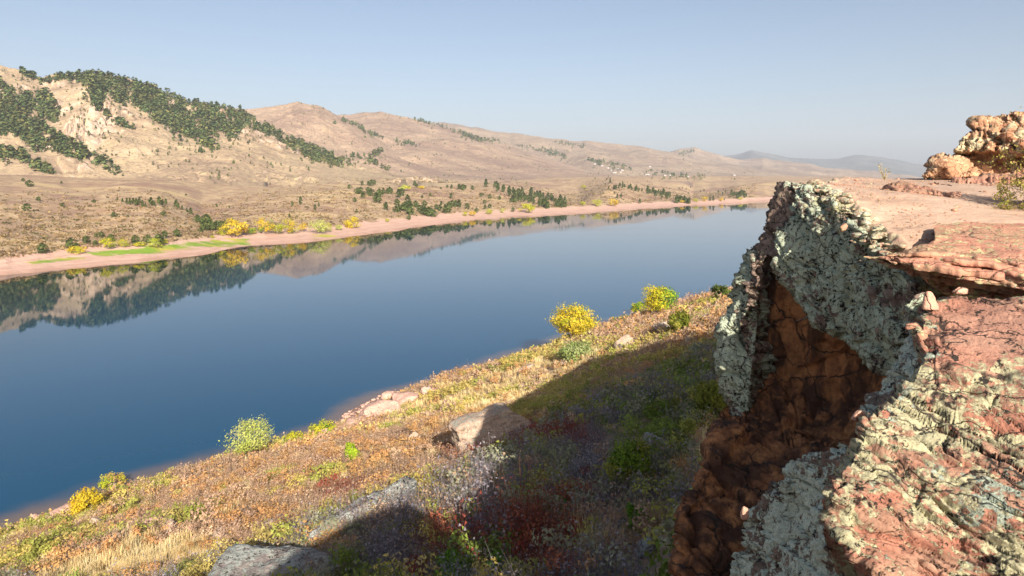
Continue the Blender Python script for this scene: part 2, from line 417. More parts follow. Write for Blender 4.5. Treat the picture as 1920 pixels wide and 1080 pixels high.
M['h4'] = hill_mat('wooded_ridge_ground', (.16, .16, .14), (.09, .10, .09), (.26, .23, .17), .3)
def hill(name, crest, depth, front, zb, mat, x0, x1, step=4., shape=1.25, amp=.10, seed=1, nf=130, crag=0., lf=None):
    px = np.arange(x0, x1 + .1, step); nc = len(px)
    yc = curve(depth)(px); pc = curve(crest)(px)
    pc = pc + fbm(np.stack([px / 22, px * 0 + seed, px * 0], -1), 4, seed) * 2.2
    zc = CH + (HY - pc) / F * yc; y0 = curve(front)(px)
    T = np.concatenate([np.linspace(0, 1, nf), 1 + np.linspace(.02, .8, 30)])
    Y = np.where(T[:, None] <= 1, y0 + (yc - y0) * T[:, None], yc + (T[:, None] - 1) * (yc - y0))
    f = np.where(T <= 1, np.clip(T, 0, 1) ** shape, 1 - (T - 1) * .9)
    # round the crest
    f = np.where((T > .9) & (T <= 1), f - 0.0, f)
    Z = zb + (zc - zb)[None, :] * f[:, None]
    X = (px[None, :] - CX) / F * Y
    p = np.stack([X, Y * .8, 0 * Y], -1).reshape(-1, 3)
    L = (lf or 1) * np.mean(yc - y0) * .35
    wgt = (np.clip(np.sin(np.clip(T, 0, 1.5) / 1.08 * math.pi), 0, 1) ** .8 + .06)[:, None] * (zc - zb)[None, :].clip(5, 1e9)
    nz = fbm(p / L, 5, seed + 3, .5, True) * .8 + fbm(p / (L * .3), 4, seed + 9) * .45
    Z = Z + (nz * amp).reshape(Y.shape) * wgt
    if crag:
        d1, d2, rid, til = cells(p / (L * .10), seed); q = (rid - .5) + til * 1.5
        cm = smooth(fbm(p / (L * .5), 3, seed + 30), -.05, .35)
        Z = Z + (q * cm).reshape(Y.shape) * crag * np.clip(wgt / wgt.max(), .3, 1)
    LAYERS.append((px, Y.copy(), Z.copy()))
    Z[-1] = -60.; Y[0] = Y[0] - 70; Z[0] = Z[1] - 14; X[0] = (px - CX) / F * Y[0]
    me = mesh(name, np.stack([X, Y, Z], -1).reshape(-1, 3), [gridfaces(*Y.shape)], mat, True)
    return tag(link(name, me), kind='structure')

hill('forested_mountain_terrain', [(-700, 95), (-300, 80), (-60, 112), (0, 122), (30, 127), (55, 138), (80, 149), (100, 146), (160, 136), (220, 145), (280, 160), (330, 183),
                                   (380, 199), (440, 204), (500, 238), (560, 267), (620, 293), (680, 312), (760, 330), (860, 342)],
     [(-700, 1200), (0, 1220), (440, 1400), (860, 1500)], [(-700, 760), (0, 800), (440, 880), (860, 1100)], 30, M['h1'], -500, 860, 3.5, 1.25, .125, 5, 170, 26.)
hill('brown_hill_terrain', [(250, 300), (380, 236), (440, 206), (500, 196), (560, 188), (595, 200), (640, 222), (700, 255), (760, 290), (860, 320), (960, 336)],
     [(250, 2100), (960, 2300)], [(250, 1500), (960, 1500)], 34, M['h2'], 250, 960, 4., 1.15, .18, 21)
hill('rounded_hill_terrain', [(500, 275), (600, 226), (640, 215), (715, 209), (770, 224), (850, 246), (920, 263), (1000, 290), (1100, 318), (1200, 330), (1300, 336)],
     [(500, 2900), (1300, 3100)], [(500, 1700), (1300, 1700)], 30, M['h2'], 500, 1300, 4., 1.2, .17, 33)
hill('long_ridge_terrain', [(650, 262), (760, 234), (830, 231), (920, 248), (1000, 257), (1050, 262), (1120, 265), (1200, 276), (1260, 287), (1330, 302), (1420, 316), (1560, 330)],
     [(650, 4300), (1560, 4300)], [(650, 2700), (1560, 2300)], 20, M['h3'], 650, 1560, 4., 1.15, .19, 47)
hill('distant_knob_terrain', [(1080, 318), (1200, 300), (1262, 284), (1300, 277), (1340, 288), (1385, 300), (1430, 297), (1500, 304), (1560, 316), (1640, 322), (1760, 336)],
     [(1080, 5600), (1760, 5600)], [(1080, 3600), (1760, 3200)], 0, M['h3'], 1080, 1760, 3., 1.1, .24, 58)
hill('blue_ridge_terrain', [(1100, 310), (1240, 300), (1340, 292), (1380, 290), (1410, 284), (1440, 286), (1480, 295), (1540, 298), (1575, 296), (1605, 291), (1640, 294), (1690, 303),
                            (1760, 313), (1900, 318), (2100, 322), (2500, 320)],
     [(1100, 9500), (2500, 9500)], [(1100, 6200), (2500, 5600)], -40, M['h4'], 1100, 2300, 5., 1.1, .2, 66)

def far_hit(px, py):
    """first far ground seen at that pixel -> world point (or None)"""
    best = None
    for PX, Y, Z in LAYERS:
        if px < PX[0] or px > PX[-1]: continue
        c = (px - PX[0]) / (PX[1] - PX[0]); i = min(int(c), len(PX) - 2); t = c - i
        y = Y[:, i] * (1 - t) + Y[:, i + 1] * t; z = Z[:, i] * (1 - t) + Z[:, i + 1] * t
        q = HY - F * (z - CH) / y; m = np.nonzero(q <= py)[0]
        if len(m) == 0: continue
        j = m[0]
        if j > 0:
            k = (q[j - 1] - py) / (q[j - 1] - q[j] + 1e-9); yy = y[j - 1] + (y[j] - y[j - 1]) * k; zz = z[j - 1] + (z[j] - z[j - 1]) * k
        else: yy, zz = y[0], z[0]
        if best is None or yy < best[1]: best = ((px - CX) / F * yy, yy, zz)
    return best

# ------------------------------------------------------------------ near slope down to the water
_s0 = curve([(-60, -4), (25, -2.9), (39, -3.4), (51, -.6), (64, .4), (71, -3), (78, -4.6), (85, -3.2), (91, -2), (112, -2.4), (132, -2.4), (156, -3.0), (186, 3), (260, 8), (400, 20)])
def slope_su(x, y):
    u = .6 * x + .8 * y; s = .8 * x - .6 * y + 81.6
    wob = fbm(np.stack([u / 7, 0 * u, 0 * u], -1), 3, 77) * .8
    return s - _s0(u) - wob, u
_fs = curve([(-60, -16), (0, 0), (4, 1.0), (8, 2.6), (14, 5.2), (30, 10.4), (60, 20.9), (80, 28.5), (100, 33.8), (140, 34.5), (400, 30)])
def slope_z(x, y):
    x = np.asarray(x, float); y = np.asarray(y, float); sh = x.shape; x = x.ravel(); y = y.ravel()
    s, u = slope_su(x, y)
    p = np.stack([x, y, 0 * x], -1)
    k = smooth(s, 3, 12)
    z = _fs(s) + (fbm(p / 13, 3, 12) * .75 + fbm(p / 3.5, 3, 15) * .28) * k + fbm(p / 1.6, 3, 19) * .16 * smooth(s, -2, 1)
    return z.reshape(sh)
def slope_hit(px, py):
    y = np.arange(9, 330, .2); x = (px - CX) / F * y; z = CH + (HY - py) / F * y
    m = np.nonzero(slope_z(x, y) >= z)[0]
    if len(m) == 0: return np.array([x[-1], y[-1], 0])
    j = m[0]; return np.array([x[j], y[j], z[j]])

def shore_bare(u): return 5.5 * smooth(u, 64, 72) * (1 - smooth(u, 86, 97)) + 3.0 * (1 - smooth(u, 34, 46))
def build_slope():
    s = np.concatenate([np.linspace(-30, -4, 14), np.arange(-3.5, 14, .35), np.arange(14, 112, .8)]); u = np.arange(-50, 300, .9)
    S, U = np.meshgrid(s - 2.5, u, indexing='ij')
    a = S - 81.6; X = .8 * a + .6 * U; Y = -.6 * a + .8 * U
    Z = slope_z(X, Y)
    se, _ = slope_su(X.ravel(), Y.ravel())
    n = NT('hillside_soil'); a_ = n.noise(.12, 6, .62); b = n.noise(1.1, 7, .65); c_ = n.noise(9, 5, .7)
    c = n.mix(n.ramp(b, .36, .64), (.36, .23, .15), (.48, .34, .20))
    c = n.mix(n.ramp(a_, .48, .62, 0, .7), c, (.50, .38, .19))
    c = n.mix(n.ramp(c_, .54, .7, 0, .6), c, (.20, .13, .09))
    sh = n.math('ADD', n.attr('shore'), n.math('MULTIPLY', n.math('SUBTRACT', n.noise(.35, 5), .5), 6.))
    c = n.mix(n.ramp(sh, 2.6, 4.2), n.mix(n.ramp(n.noise(1.6, 8, .7), .38, .66), (.60, .38, .29), (.46, .27, .20)), c)
    c = n.mix(n.ramp(sh, 1.2, -.6, 0, .75), c, (.22, .13, .10))
    n.bump(n.math('ADD', b, n.math('MULTIPLY', c_, .4)), .8, .25)
    me = mesh('near_slope', np.stack([X, Y, Z], -1).reshape(-1, 3), [gridfaces(*X.shape)[:, ::-1]], n.color(c), True, {'shore': se - shore_bare(_)})
    tag(link('near_slope_terrain', me), kind='structure')
build_slope()

def build_ground_sheet():
    n = NT('plain_ground'); c = n.mix(n.ramp(n.noise(.003, 6), .4, .6), (.33, .24, .15), (.42, .32, .2))
    v = np.array([(-16000, -6000, -46), (16000, -6000, -46), (16000, 16000, -46), (-16000, 16000, -46)], float)
    tag(link('ground', mesh('ground', v, [np.array([[0, 1, 2, 3]])], n.color(c))), kind='structure')
build_ground_sheet()

# ------------------------------------------------------------------ the lake
def build_lake():
    px = np.arange(-1500, 1720, 24.); py = np.concatenate([np.arange(366, 520, 4.), np.arange(520, 1300, 6.)])
    PX, PY = np.meshgrid(px, py); Y = CH * F / (PY - HY); X = (PX - CX) / F * Y
    s, u = slope_su(X.ravel(), Y.ravel())
    n = NT('lake_water', .02, .5); n.b.inputs['IOR'].default_value = 1.29
    n.put(n.b.inputs['Roughness'], n.ramp(n.noise(.012, 4, .6, n.mapping(rot=(0, 0, .5), scale=(.35, 1.6, 1))), .45, .7, .012, .055))
    d = n.math('ADD', n.attr('off'), n.math('MULTIPLY', n.math('SUBTRACT', n.noise(.25, 4), .5), 3.))
    deep = n.mix(n.attr('open'), (.003, .016, .016), (.0001, .046, .104))  # body darkened towards the far shore, painting in darker hill reflections
    c = n.mix(n.ramp(d, .0, 5.5), (.14, .10, .08), deep)
    w1 = n.noise(.9, 3, .5, n.mapping(rot=(0, 0, .3), scale=(.45, 1.0, 1))); w2 = n.noise(.05, 3, .5)
    n.bump(n.math('ADD', n.math('MULTIPLY', w1, .6), n.math('MULTIPLY', w2, 1.0)), .05, .07)
    me = mesh('lake', np.stack([X, Y, 0 * X], -1).reshape(-1, 3), [gridfaces(*X.shape)[:, ::-1]], n.color(c), True, {'off': -s, 'open': smooth(CH * F / (shore_py(PX.ravel()) - HY) - Y.ravel(), 20, 150)})
    tag(link('lake_water', me), kind='structure')
build_lake()

# ------------------------------------------------------------------ cliff rocks beside the viewpoint
def strata_disp(p, nrm, thick, amp, seed, warp=.35):
    w = p @ (np.asarray(nrm, float) / np.linalg.norm(nrm)) / thick + fbm(p * .55, 3, seed) * warp * 2 + fbm(p * 2.2, 3, seed + 5) * warp * .5
    w = w + 1.3 * vnoise(np.stack([w * .37, 0 * w, 0 * w], -1), seed + 60) + .5 * vnoise(np.stack([w * 1.1, 0 * w, 0 * w], -1), seed + 61)
    i = np.floor(w); f = w - i
    amp = amp * (.35 + .9 * smooth(fbm(p * .9, 3, seed + 62), -.25, .3))
    a = _h(i, i * 0, i * 0, seed); b = _h(i + 1, i * 0, i * 0, seed)
    t = smooth(f, .91, 1.0)
    return ((a * (1 - t) + b * t) - .5) * amp - np.exp(-((f - .95) / .04) ** 2) * amp * .6

def relief(name, label, mat, outline, ctrl, step, back, rough=(.10, .05), seed=1, edge=(0, 0.), strata=None, facet=None, attrs=None, rings=6, extra=None, cat='rock', calm=None, crack=(1.1, .09)):
    """a solid rock: a front surface with its own depth everywhere, rounded edges, sides and a back"""
    poly = [tuple(map(float, q)) for q in outline]
    xs = [q[0] for q in poly]; ys = [q[1] for q in poly]
    gx = np.arange(min(xs) - step, max(xs) + step * 1.5, step); gy = np.arange(min(ys) - step, max(ys) + step * 1.5, step)
    PX, PY = np.meshgrid(gx, gy); nr, nc = PX.shape
    jx = (rng.random(PX.shape) - .5) * step * .5; jy = (rng.random(PX.shape) - .5) * step * .5
    ins = inpoly(PX, PY, poly)
    q = gridfaces(nr, nc); keep = ins.ravel()[q].any(1); q = q[keep]
    d, bx, by = to_outline(PX.ravel(), PY.ravel(), poly); d = np.where(ins.ravel(), d, 0)
    px = np.where(ins.ravel(), PX.ravel() + jx.ravel() * (d > step), bx); py = np.where(ins.ravel(), PY.ravel() + jy.ravel() * (d > step), by)
    used = np.unique(q); remap = -np.ones(nr * nc, int); remap[used] = np.arange(len(used)); q = remap[q]
    px, py, d = px[used], py[used], d[used]
    dep = tps(ctrl)(px, py)
    if extra is not None: dep = dep + extra(px, py)
    if edge[0]:
        t = 1 - np.clip(d / edge[0], 0, 1); dep = dep + edge[1] * (1 - np.sqrt(np.clip(1 - t * t, 0, 1)))
    v = P(px, py, dep); n = vnormals(v, q[:, ::-1])
    if np.mean((n * (v - np.array([0, 0, CH]))).sum(1)) > 0: n = -n; q = q
    def disp(v, k=1.):
        h = fbm(v * 1.1, 3, seed) * rough[0] + fbm(v * 5, 4, seed + 40, .6) * rough[1]
        if facet:
            fz = np.array([1, 1, facet[2] if len(facet) > 2 else 1.]); _, d2, rid, til = cells(v * facet[0] * fz, seed); h = h + (til * 1.3 + (rid - .5) * .6) * facet[1]
            d1, d2, rid, til = cells(v * facet[0] * 3.1 * fz + 5, seed + 9); h = h + (til * 1.3 + (rid - .5) * .5) * facet[1] * .17 - np.exp(-((d2 - d1) / .05) ** 2) * facet[1] * .12
            d1, d2, rid, til = cells(v * facet[0] * 8.3 * fz + 9, seed + 19); h = h + (til * 1.3 + (rid - .5) * .5) * facet[1] * .06
        if crack:
            fz = np.array([1, 1, facet[2] if facet and len(facet) > 2 else 1.]); v0 = v @ np.array(crack[2]).T if len(crack) > 2 else v; w = v0 + np.stack([fbm(v * 1.7, 2, seed + 70), fbm(v * 1.7 + 5, 2, seed + 71), fbm(v * 1.7 + 9, 2, seed + 72)], -1) * .22
            for cs, ca, cw in ((1., 1., .045), (2.7, .5, .05)):
                d1, d2, rid, til = cells(w * crack[0] * cs * fz, seed + 73); h = h - np.exp(-((d2 - d1) / cw) ** 2) * crack[1] * ca + (rid - .5) * crack[1] * .5 * ca
        h = h + fbm(v * 17, 2, seed + 80, .6, True) * .008
        for st in ([] if not strata else strata if isinstance(strata, list) else [strata]): h = h + strata_disp(v, *st)
        return h
    v2 = v + n * (disp(v) * (1. if calm is None else calm(px, py)))[:, None]
    # boundary loop
    e = np.concatenate([q[:, [0, 1]], q[:, [1, 2]], q[:, [2, 3]], q[:, [3, 0]]]); es = np.sort(e, 1)
    _, idx, cnt = np.unique(es, axis=0, return_index=True, return_counts=True); be = e[idx[cnt == 1]]
    bvs = np.unique(be); nb = len(bvs); loc = -np.ones(len(v), int); loc[bvs] = np.arange(nb)
    V = [v2]; Fq = [q]; prev = bvs; off = len(v)
    back = np.asarray(back, float); cen = v2[bvs].mean(0)
    for r in range(1, rings + 1):
        t = r / rings
        w = v2[bvs] + back * t; w = w + (cen + back * t - w) * .12 * t * t
        nn = w - (cen + back * t); nn /= np.linalg.norm(nn, axis=1, keepdims=True) + 1e-9
        w = w + nn * disp(w)[:, None] * .8
        V.append(w); cur = off + np.arange(nb); off += nb
        a, b = loc[be[:, 0]], loc[be[:, 1]]
        Fq.append(np.stack([prev[b], prev[a], cur[a], cur[b]], -1)); prev = cur
    ctr = V[-1].mean(0) + back * .05; V.append(ctr[None]); a, b = loc[be[:, 0]], loc[be[:, 1]]
    tri = np.stack([prev[b], prev[a], np.full(len(a), off)], -1)
    allv = np.concatenate(V)
    at = {}
    for k in ('lich', 'yel', 'bare'):
        x = np.zeros(len(allv))
        if attrs and k in attrs: x[:len(v)] = attrs[k](px, py)
        at[k] = x
    b0 = allv.mean(0); b0[2] = allv[:, 2].min()
    me = mesh(name, allv, [np.concatenate(Fq), tri], mat, False, at, b0)
    o = link(name, me, None, b0); return tag(o, label, cat)

def zone(cx, cy, rx, ry, v=1.):
    return lambda x, y: v * np.clip(1.3 - np.hypot((x - cx) / rx, (y - cy) / ry), 0, 1)
def zones(*zs): return lambda x, y: sum(z(x, y) for z in zs)

# the lichen covered wall of the cliff, leaning out over its hollow
relief('lichen_cliff_wall', 'tall grey cliff wall crusted with mint green lichen, leaning over the orange hollow', M['wall'],
       [(1470, 338), (1500, 342), (1535, 350), (1562, 368), (1590, 400), (1625, 432), (1660, 470), (1700, 512), (1735, 545), (1745, 590), (1735, 650), (1712, 700), (1690, 740),
        (1660, 730), (1642, 708), (1615, 690), (1590, 668), (1560, 650), (1528, 628), (1503, 602), (1483, 570), (1466, 540), (1452, 515), (1440, 488), (1432, 500), (1426, 540), (1422, 600), (1424, 660),
        (1418, 720), (1412, 765), (1395, 790), (1376, 775), (1360, 748), (1347, 712), (1338, 670), (1335, 636), (1344, 605), (1358, 578), (1370, 545), (1376, 512), (1392, 480), (1412, 455),
        (1420, 430), (1431, 400), (1446, 362), (1458, 342)],
       [(1470, 340, 13.2), (1535, 352, 12.2), (1590, 400, 10.7), (1660, 470, 9.3), (1735, 548, 8.1), (1735, 650, 8.0), (1690, 735, 8.7), (1642, 708, 9.5), (1560, 650, 10.7), (1503, 602, 11.4),
        (1466, 540, 11.9), (1440, 490, 12.4), (1424, 620, 12.3), (1412, 765, 11.9), (1380, 640, 12.5), (1345, 680, 12.6), (1350, 600, 12.9), (1400, 520, 12.8), (1376, 512, 13.3), (1420, 440, 13.2),
        (1450, 380, 13.3), (1500, 420, 12.2), (1560, 500, 10.9), (1640, 560, 9.6), (1600, 620, 10.0), (1520, 540, 11.3)],
       2.4, (2.2, 1.6, -.6), (.14, .04), 3, (14, .35), [((.25, -.48, .84), .7, .26, 33, .2), ((.25, -.48, .84), .17, .07, 34, .25)], (1.1, .16),
       {'lich': zones(zone(1440, 400, 45, 75, -.55), zone(1430, 480, 25, 60, -.35), zone(1430, 620, 18, 160, -.6), zone(1545, 500, 90, 120, .16), zone(1375, 660, 50, 110, .14), zone(1660, 600, 60, 60, .05), zone(1700, 690, 50, 50, -.1), zone(1680, 555, 50, 22, -.4)),
        'yel': zones(zone(1580, 395, 45, 40, .3), zone(1630, 445, 40, 18, .22))})

relief('orange_hollow', 'shadowed orange sandstone hollow under the lichen cliff wall', M['cave'],
       [(1420, 470), (1450, 470), (1500, 560), (1560, 620), (1650, 690), (1720, 730), (1720, 840), (1640, 900), (1560, 900), (1480, 890), (1400, 870), (1340, 800), (1345, 765), (1370, 740), (1400, 700), (1412, 600)],
       [(1430, 490, 13.0), (1420, 640, 13.0), (1470, 600, 12.6), (1540, 660, 12.0), (1640, 720, 10.8), (1700, 780, 9.6), (1620, 860, 9.6), (1500, 700, 12.3), (1560, 760, 11.5), (1480, 800, 11.4), (1400, 760, 12.2),
        (1350, 790, 12.0), (1420, 850, 10.9), (1520, 860, 10.5)],
       2.6, (1.5, 2.0, 0), (.06, .035), 9, (0, 0), ((.7, -.3, .5), .6, .14, 36, .15), (.5, .22), {'lich': zone(1600, 830, 40, 30, .2)}, crack=(.7, .10, [[.8, 0, .2], [0, .8, 0], [-.1, .2, .3]]))

relief('red_buttress', 'dark red brown buttress of sandstone at the foot of the cliff', M['wedge'],
       [(1345, 765), (1380, 775), (1440, 800), (1520, 820), (1600, 830), (1640, 900), (1600, 1000), (1500, 1150), (1440, 1500), (1180, 1500), (1230, 1250), (1272, 1080), (1274, 1010), (1268, 965), (1290, 920),
        (1308, 880), (1325, 830)],
       [(1345, 768, 11.8), (1325, 830, 10.8), (1290, 920, 9.6), (1270, 965, 9.1), (1274, 1060, 8.7), (1230, 1250, 8.0), (1200, 1480, 7.2), (1440, 800, 11.2), (1400, 860, 10.4), (1360, 960, 9.3), (1330, 930, 9.6), (1400, 1060, 8.7),
        (1320, 1060, 8.55), (1540, 830, 9.9), (1600, 950, 9.0), (1480, 1000, 8.9), (1430, 1450, 7.4)],
       3.0, (2.5, 1.5, -.5), (.06, .035), 14, (18, .5), [((.75, .2, .6), .7, .26, 31, .15), ((.75, .2, .6), .16, .05, 32, .2)], (.5, .22), {'lich': zones(zone(1290, 1040, 30, 60, .25))}, crack=(.6, .10, [[1.2, .3, .8], [0, .6, 0], [-.2, .1, .3]]))

relief('mint_lichen_block', 'shaded block of layered sandstone thick with mint lichen beside the foreground rock', M['block'],
       [(1592, 822), (1570, 826), (1545, 832), (1520, 846), (1488, 858), (1462, 880), (1440, 905), (1428, 930), (1412, 950), (1396, 968), (1402, 990), (1394, 1030), (1384, 1065), (1376, 1130), (1370, 1350), (1760, 1350),
        (1700, 1130), (1640, 1060), (1600, 960), (1610, 880)],
       [(1592, 824, 6.15), (1520, 848, 6.5), (1462, 880, 7.0), (1412, 950, 7.6), (1398, 980, 7.7), (1384, 1065, 7.6), (1372, 1300, 7.5), (1500, 920, 6.45), (1470, 1000, 6.65), (1560, 900, 6.0), (1560, 1000, 5.65), (1620, 1060, 5.1),
        (1480, 1090, 6.25), (1600, 1250, 5.1), (1740, 1330, 4.4)],
       2.6, (1.8, .8, -.6), (.10, .04), 22, (16, .3), [((.45, .25, .86), .24, .12, 41, .15), ((.45, .25, .86), .07, .05, 42, .15)], (1.2, .12), {'lich': zones(zone(1540, 870, 40, 30, -.2), zone(1470, 980, 80, 90, .08))})

BED = [[.25, -.05, -.13], [.03, .17, -.02], [.8, .1, 1.55]]     # joints stretched along the bedding
def near_rock():
    out = [(1728, 572), (1716, 600), (1706, 630), (1712, 660), (1700, 690), (1680, 715), (1650, 745), (1620, 768), (1600, 778), (1606, 800), (1596, 830), (1580, 855), (1562, 882), (1550, 905), (1542, 935), (1550, 970),
           (1572, 1010), (1600, 1050), (1640, 1090), (1690, 1150), (1720, 1200), (2250, 1200), (2250, 570), (2200, 560), (2000, 555), (1925, 552), (1860, 556), (1800, 546), (1760, 556)]
    ctl = [(1728, 572, 7.3), (1800, 548, 7.5), (1860, 556, 7.2), (1925, 552, 7.0), (2200, 560, 6.6), (2480, 600, 6.0), (1706, 632, 6.6), (1700, 690, 6.1), (1650, 745, 5.8), (1604, 790, 5.6), (1562, 882, 5.2), (1543, 935, 5.0),
           (1572, 1010, 4.75), (1640, 1090, 4.5), (1720, 1190, 4.3), (2240, 1190, 4.3), (1850, 640, 6.4), (1800, 700, 5.95), (1920, 700, 5.85), (2100, 700, 5.75), (1750, 640, 6.4), (1720, 780, 5.6), (1700, 900, 5.05), (1800, 850, 5.15),
           (1920, 850, 5.0), (1800, 1000, 4.7), (1920, 1060, 4.4), (1700, 1030, 4.7), (1620, 920, 5.0), (2200, 1000, 4.5), (1660, 850, 5.25)]
    relief('foreground_lichen_rock', 'sunlit layered red sandstone rock spotted with pale yellow lichen in the foreground', M['near'], out, ctl, 2.6, (1.0, 1.0, -2.2),
           (.06, .018), 27, (16, .3), [((.46, .06, .88), .21, .095, 51, .2), ((.46, .06, .88), .06, .036, 52, .22)], (1.3, .07),
           {'bare': zones(zone(1880, 615, 130, 85, 1.)), 'yel': zones(zone(1850, 620, 110, 70, -.5), zone(1650, 840, 120, 90, .10), zone(1800, 760, 120, 70, .10), zone(1900, 930, 60, 60, -.15), zone(1640, 1030, 60, 60, -.12), zone(1760, 1060, 90, 40, -.2)),
            'lich': zones(zone(1850, 960, 90, 60, .35), zone(1850, 620, 120, 70, -.4), zone(1690, 690, 40, 60, .35), zone(1690, 770, 60, 25, .2), zone(1670, 1040, 30, 25, .2))},
           calm=lambda x, y: 1 - .8 * np.clip(1.6 - np.hypot((x - 1870) / 110, (y - 615) / 65), 0, 1), crack=(1.1, .085, BED))
near_rock()
# dark mossy gully rock joining the wall and the foreground rock
relief('gully_rock', 'dark mossy rock wedged in the gap between cliff wall and foreground rock', M['block'],
       [(1745, 560), (1725, 600), (1690, 640), (1665, 690), (1650, 725), (1620, 760), (1605, 790), (1650, 800), (1720, 780), (1760, 700), (1765, 600)],
       [(1745, 565, 7.9), (1690, 640, 7.5), (1655, 720, 7.2), (1610, 775, 6.7), (1700, 770, 6.2), (1750, 680, 6.6), (1755, 600, 7.3), (1690, 700, 6.75)],
       2.8, (1.2, 1.2, -.6), (.10, .05), 61, (12, .25), None, (1.8, .12), {'lich': lambda x, y: 0 * x - .04})

# ------------------------------------------------------------------ the sandy top of the ridge
RIM = np.array([(-4.0, 2.5), (-3.0, 5.2), (-1.0, 6.6), (1.5, 7.2), (3.6, 7.6), (4.9, 8.0), (5.12, 9.2), (5.25, 10.2), (5.42, 11.0), (5.55, 12.2), (5.65, 13.2), (6.3, 14.6), (7.6, 17), (9.4, 20), (11.4, 24), (14, 29), (16.5, 34), (19.5, 40)])
_pz = tps([(5.3, 13.2, 35.93), (5.38, 12.2, 35.82), (5.1, 10.7, 35.45), (4.9, 9.5, 35.05), (4.6, 8.2, 34.65), (6.5, 8, 34.75), (6.5, 10, 35.25), (9, 8, 34.85), (14, 8, 35.1), (8, 12, 35.55), (8, 15, 35.78), (12, 14, 35.6), (7.5, 18, 35.94),
           (9.5, 22, 36.02), (13, 22, 35.97), (20, 20, 36.1), (10, 28, 35.9), (12, 36, 35.4), (25, 32, 35.6), (30, 10, 35.3), (30, 25, 35.5), (4, 7.3, 34.3), (0, 6.5, 33.3), (-3, 4, 32.3), (6, 4, 33.8), (14, 3, 34.6)], 3.)
def build_top():
    v = np.concatenate([np.linspace(9.3, 15, 160), np.linspace(15.1, 40, 150)])
    rx = np.interp(v, RIM[4:, 1], RIM[4:, 0]) + fbm(np.stack([v * 1.3, 0 * v, 0 * v], -1), 4, 8) * .18
    w = np.concatenate([np.linspace(0, 1, 26)[:-1] * .8, .8 + np.linspace(0, 1, 90) ** 1.6 * 25])
    Y = np.repeat(v[:, None], len(w), 1); X = rx[:, None] + w[None, :]
    Z = _pz(X.ravel(), Y.ravel()).reshape(X.shape)
    p = np.stack([X, Y, 0 * X], -1).reshape(-1, 3)
    rimm = np.exp(-w / .5)[None, :] * np.ones((len(v), 1))
    Z = Z + (fbm(p * .5, 3, 71) * .07).reshape(X.shape) + (fbm(p * 3.5, 4, 73, .6) * .03).reshape(X.shape) + (fbm(p * 2.2, 4, 75) * .14).reshape(X.shape) * rimm
    rg = np.exp(-(w / .35) ** 2)[None, :]; Z = Z + (fbm(p * 5, 4, 78, .65) * .09 + cells(p * 3.3, 5)[3] * .10).reshape(X.shape) * rg; X = X + (fbm(p * 4 + 3, 3, 79, .6) * .10).reshape(X.shape) * rg
    Z = Z - (np.clip(.12 - w, 0, 1)[None, :] * 1.5)
    Zl = Z.copy()
    # skirt on the lake side so that the top is a solid shelf
    nv = len(v); skirt = []
    for k, (dx, dz) in enumerate(((.25, -.5), (.6, -1.6), (1.4, -4.5))): skirt.append(np.stack([X[:, 0] + dx + fbm(np.stack([v * 4, 0 * v + k * 2.3, 0 * v], -1), 3, 90) * .16, Y[:, 0], Z[:, 0] + dz], -1))
    g = np.stack([X, Y, Z], -1); full = np.concatenate([np.stack(skirt[::-1], 1), g], 1)
    yl = np.concatenate([np.full((nv, 3), .5), np.exp(-(w / .55))[None, :] * np.ones((nv, 1)) * .75 - .1], 1)
    me = mesh('ridge_top', full.reshape(-1, 3), [gridfaces(*full.shape[:2])[:, ::-1]], M['sand'], True, {'yel': yl.ravel()})
    tag(link('sandy_ridge_ground', me), kind='structure')
build_top()

# the rest of the ridge: under and behind the viewpoint
def build_ridge_behind():
    x = np.arange(-9, 30, .45); y = np.arange(-46, 7.4, .45); X, Y = np.meshgrid(x, y)
    p = np.stack([X, Y, 0 * X], -1).reshape(-1, 3)
    edge = np.interp(Y, [-46, -20, -10, -4, 0, 3, 5, 7.4], [-12, -6.5, -4.2, -2.6, -1.6, -.2, 3.2, 4.5])
    top = np.interp(Y, [-46, -22, -12, -7, -3, -1, 1.5, 4, 7.4], [43, 41.2, 39.4, 38.0, 35.2, 34.25, 33.3, 31.8, 31.0])
    top = top - np.clip(X - 6, 0, 40) * .05
    t = smooth(X - edge, -1.2, 1.0); low = slope_z(X, Y) - .3
    Z = low * (1 - t) + top * t + (fbm(p * .5, 4, 83) * .5 + fbm(p * 2, 3, 85) * .15).reshape(X.shape) * np.where((np.abs(X) < 2.5) & (np.abs(Y) < 3), .2, 1)
    boss = np.interp(X, [-4, -2.2, 0, 2, 2.8, 3.6, 4.15, 4.7, 6.5], [33, 35.9, 37.3, 38.25, 38.6, 38.9, 38.3, 36.9, 34]); wy = smooth(Y, -7.5, -5.2) * (1 - smooth(Y, -3.9, -2.9))  # unseen hump added to the crest, shaped to throw shadow on the slope
    Z = np.maximum(Z, 30 + (boss - 30) * wy + (fbm(p * 1.2, 3, 87) * .15).reshape(X.shape))
    me = mesh('ridge_crest', np.stack([X, Y, Z], -1).reshape(-1, 3), [gridfaces(*X.shape)], M['ledge'], True)
    tag(link('ridge_crest_terrain', me), kind='structure')
build_ridge_behind()

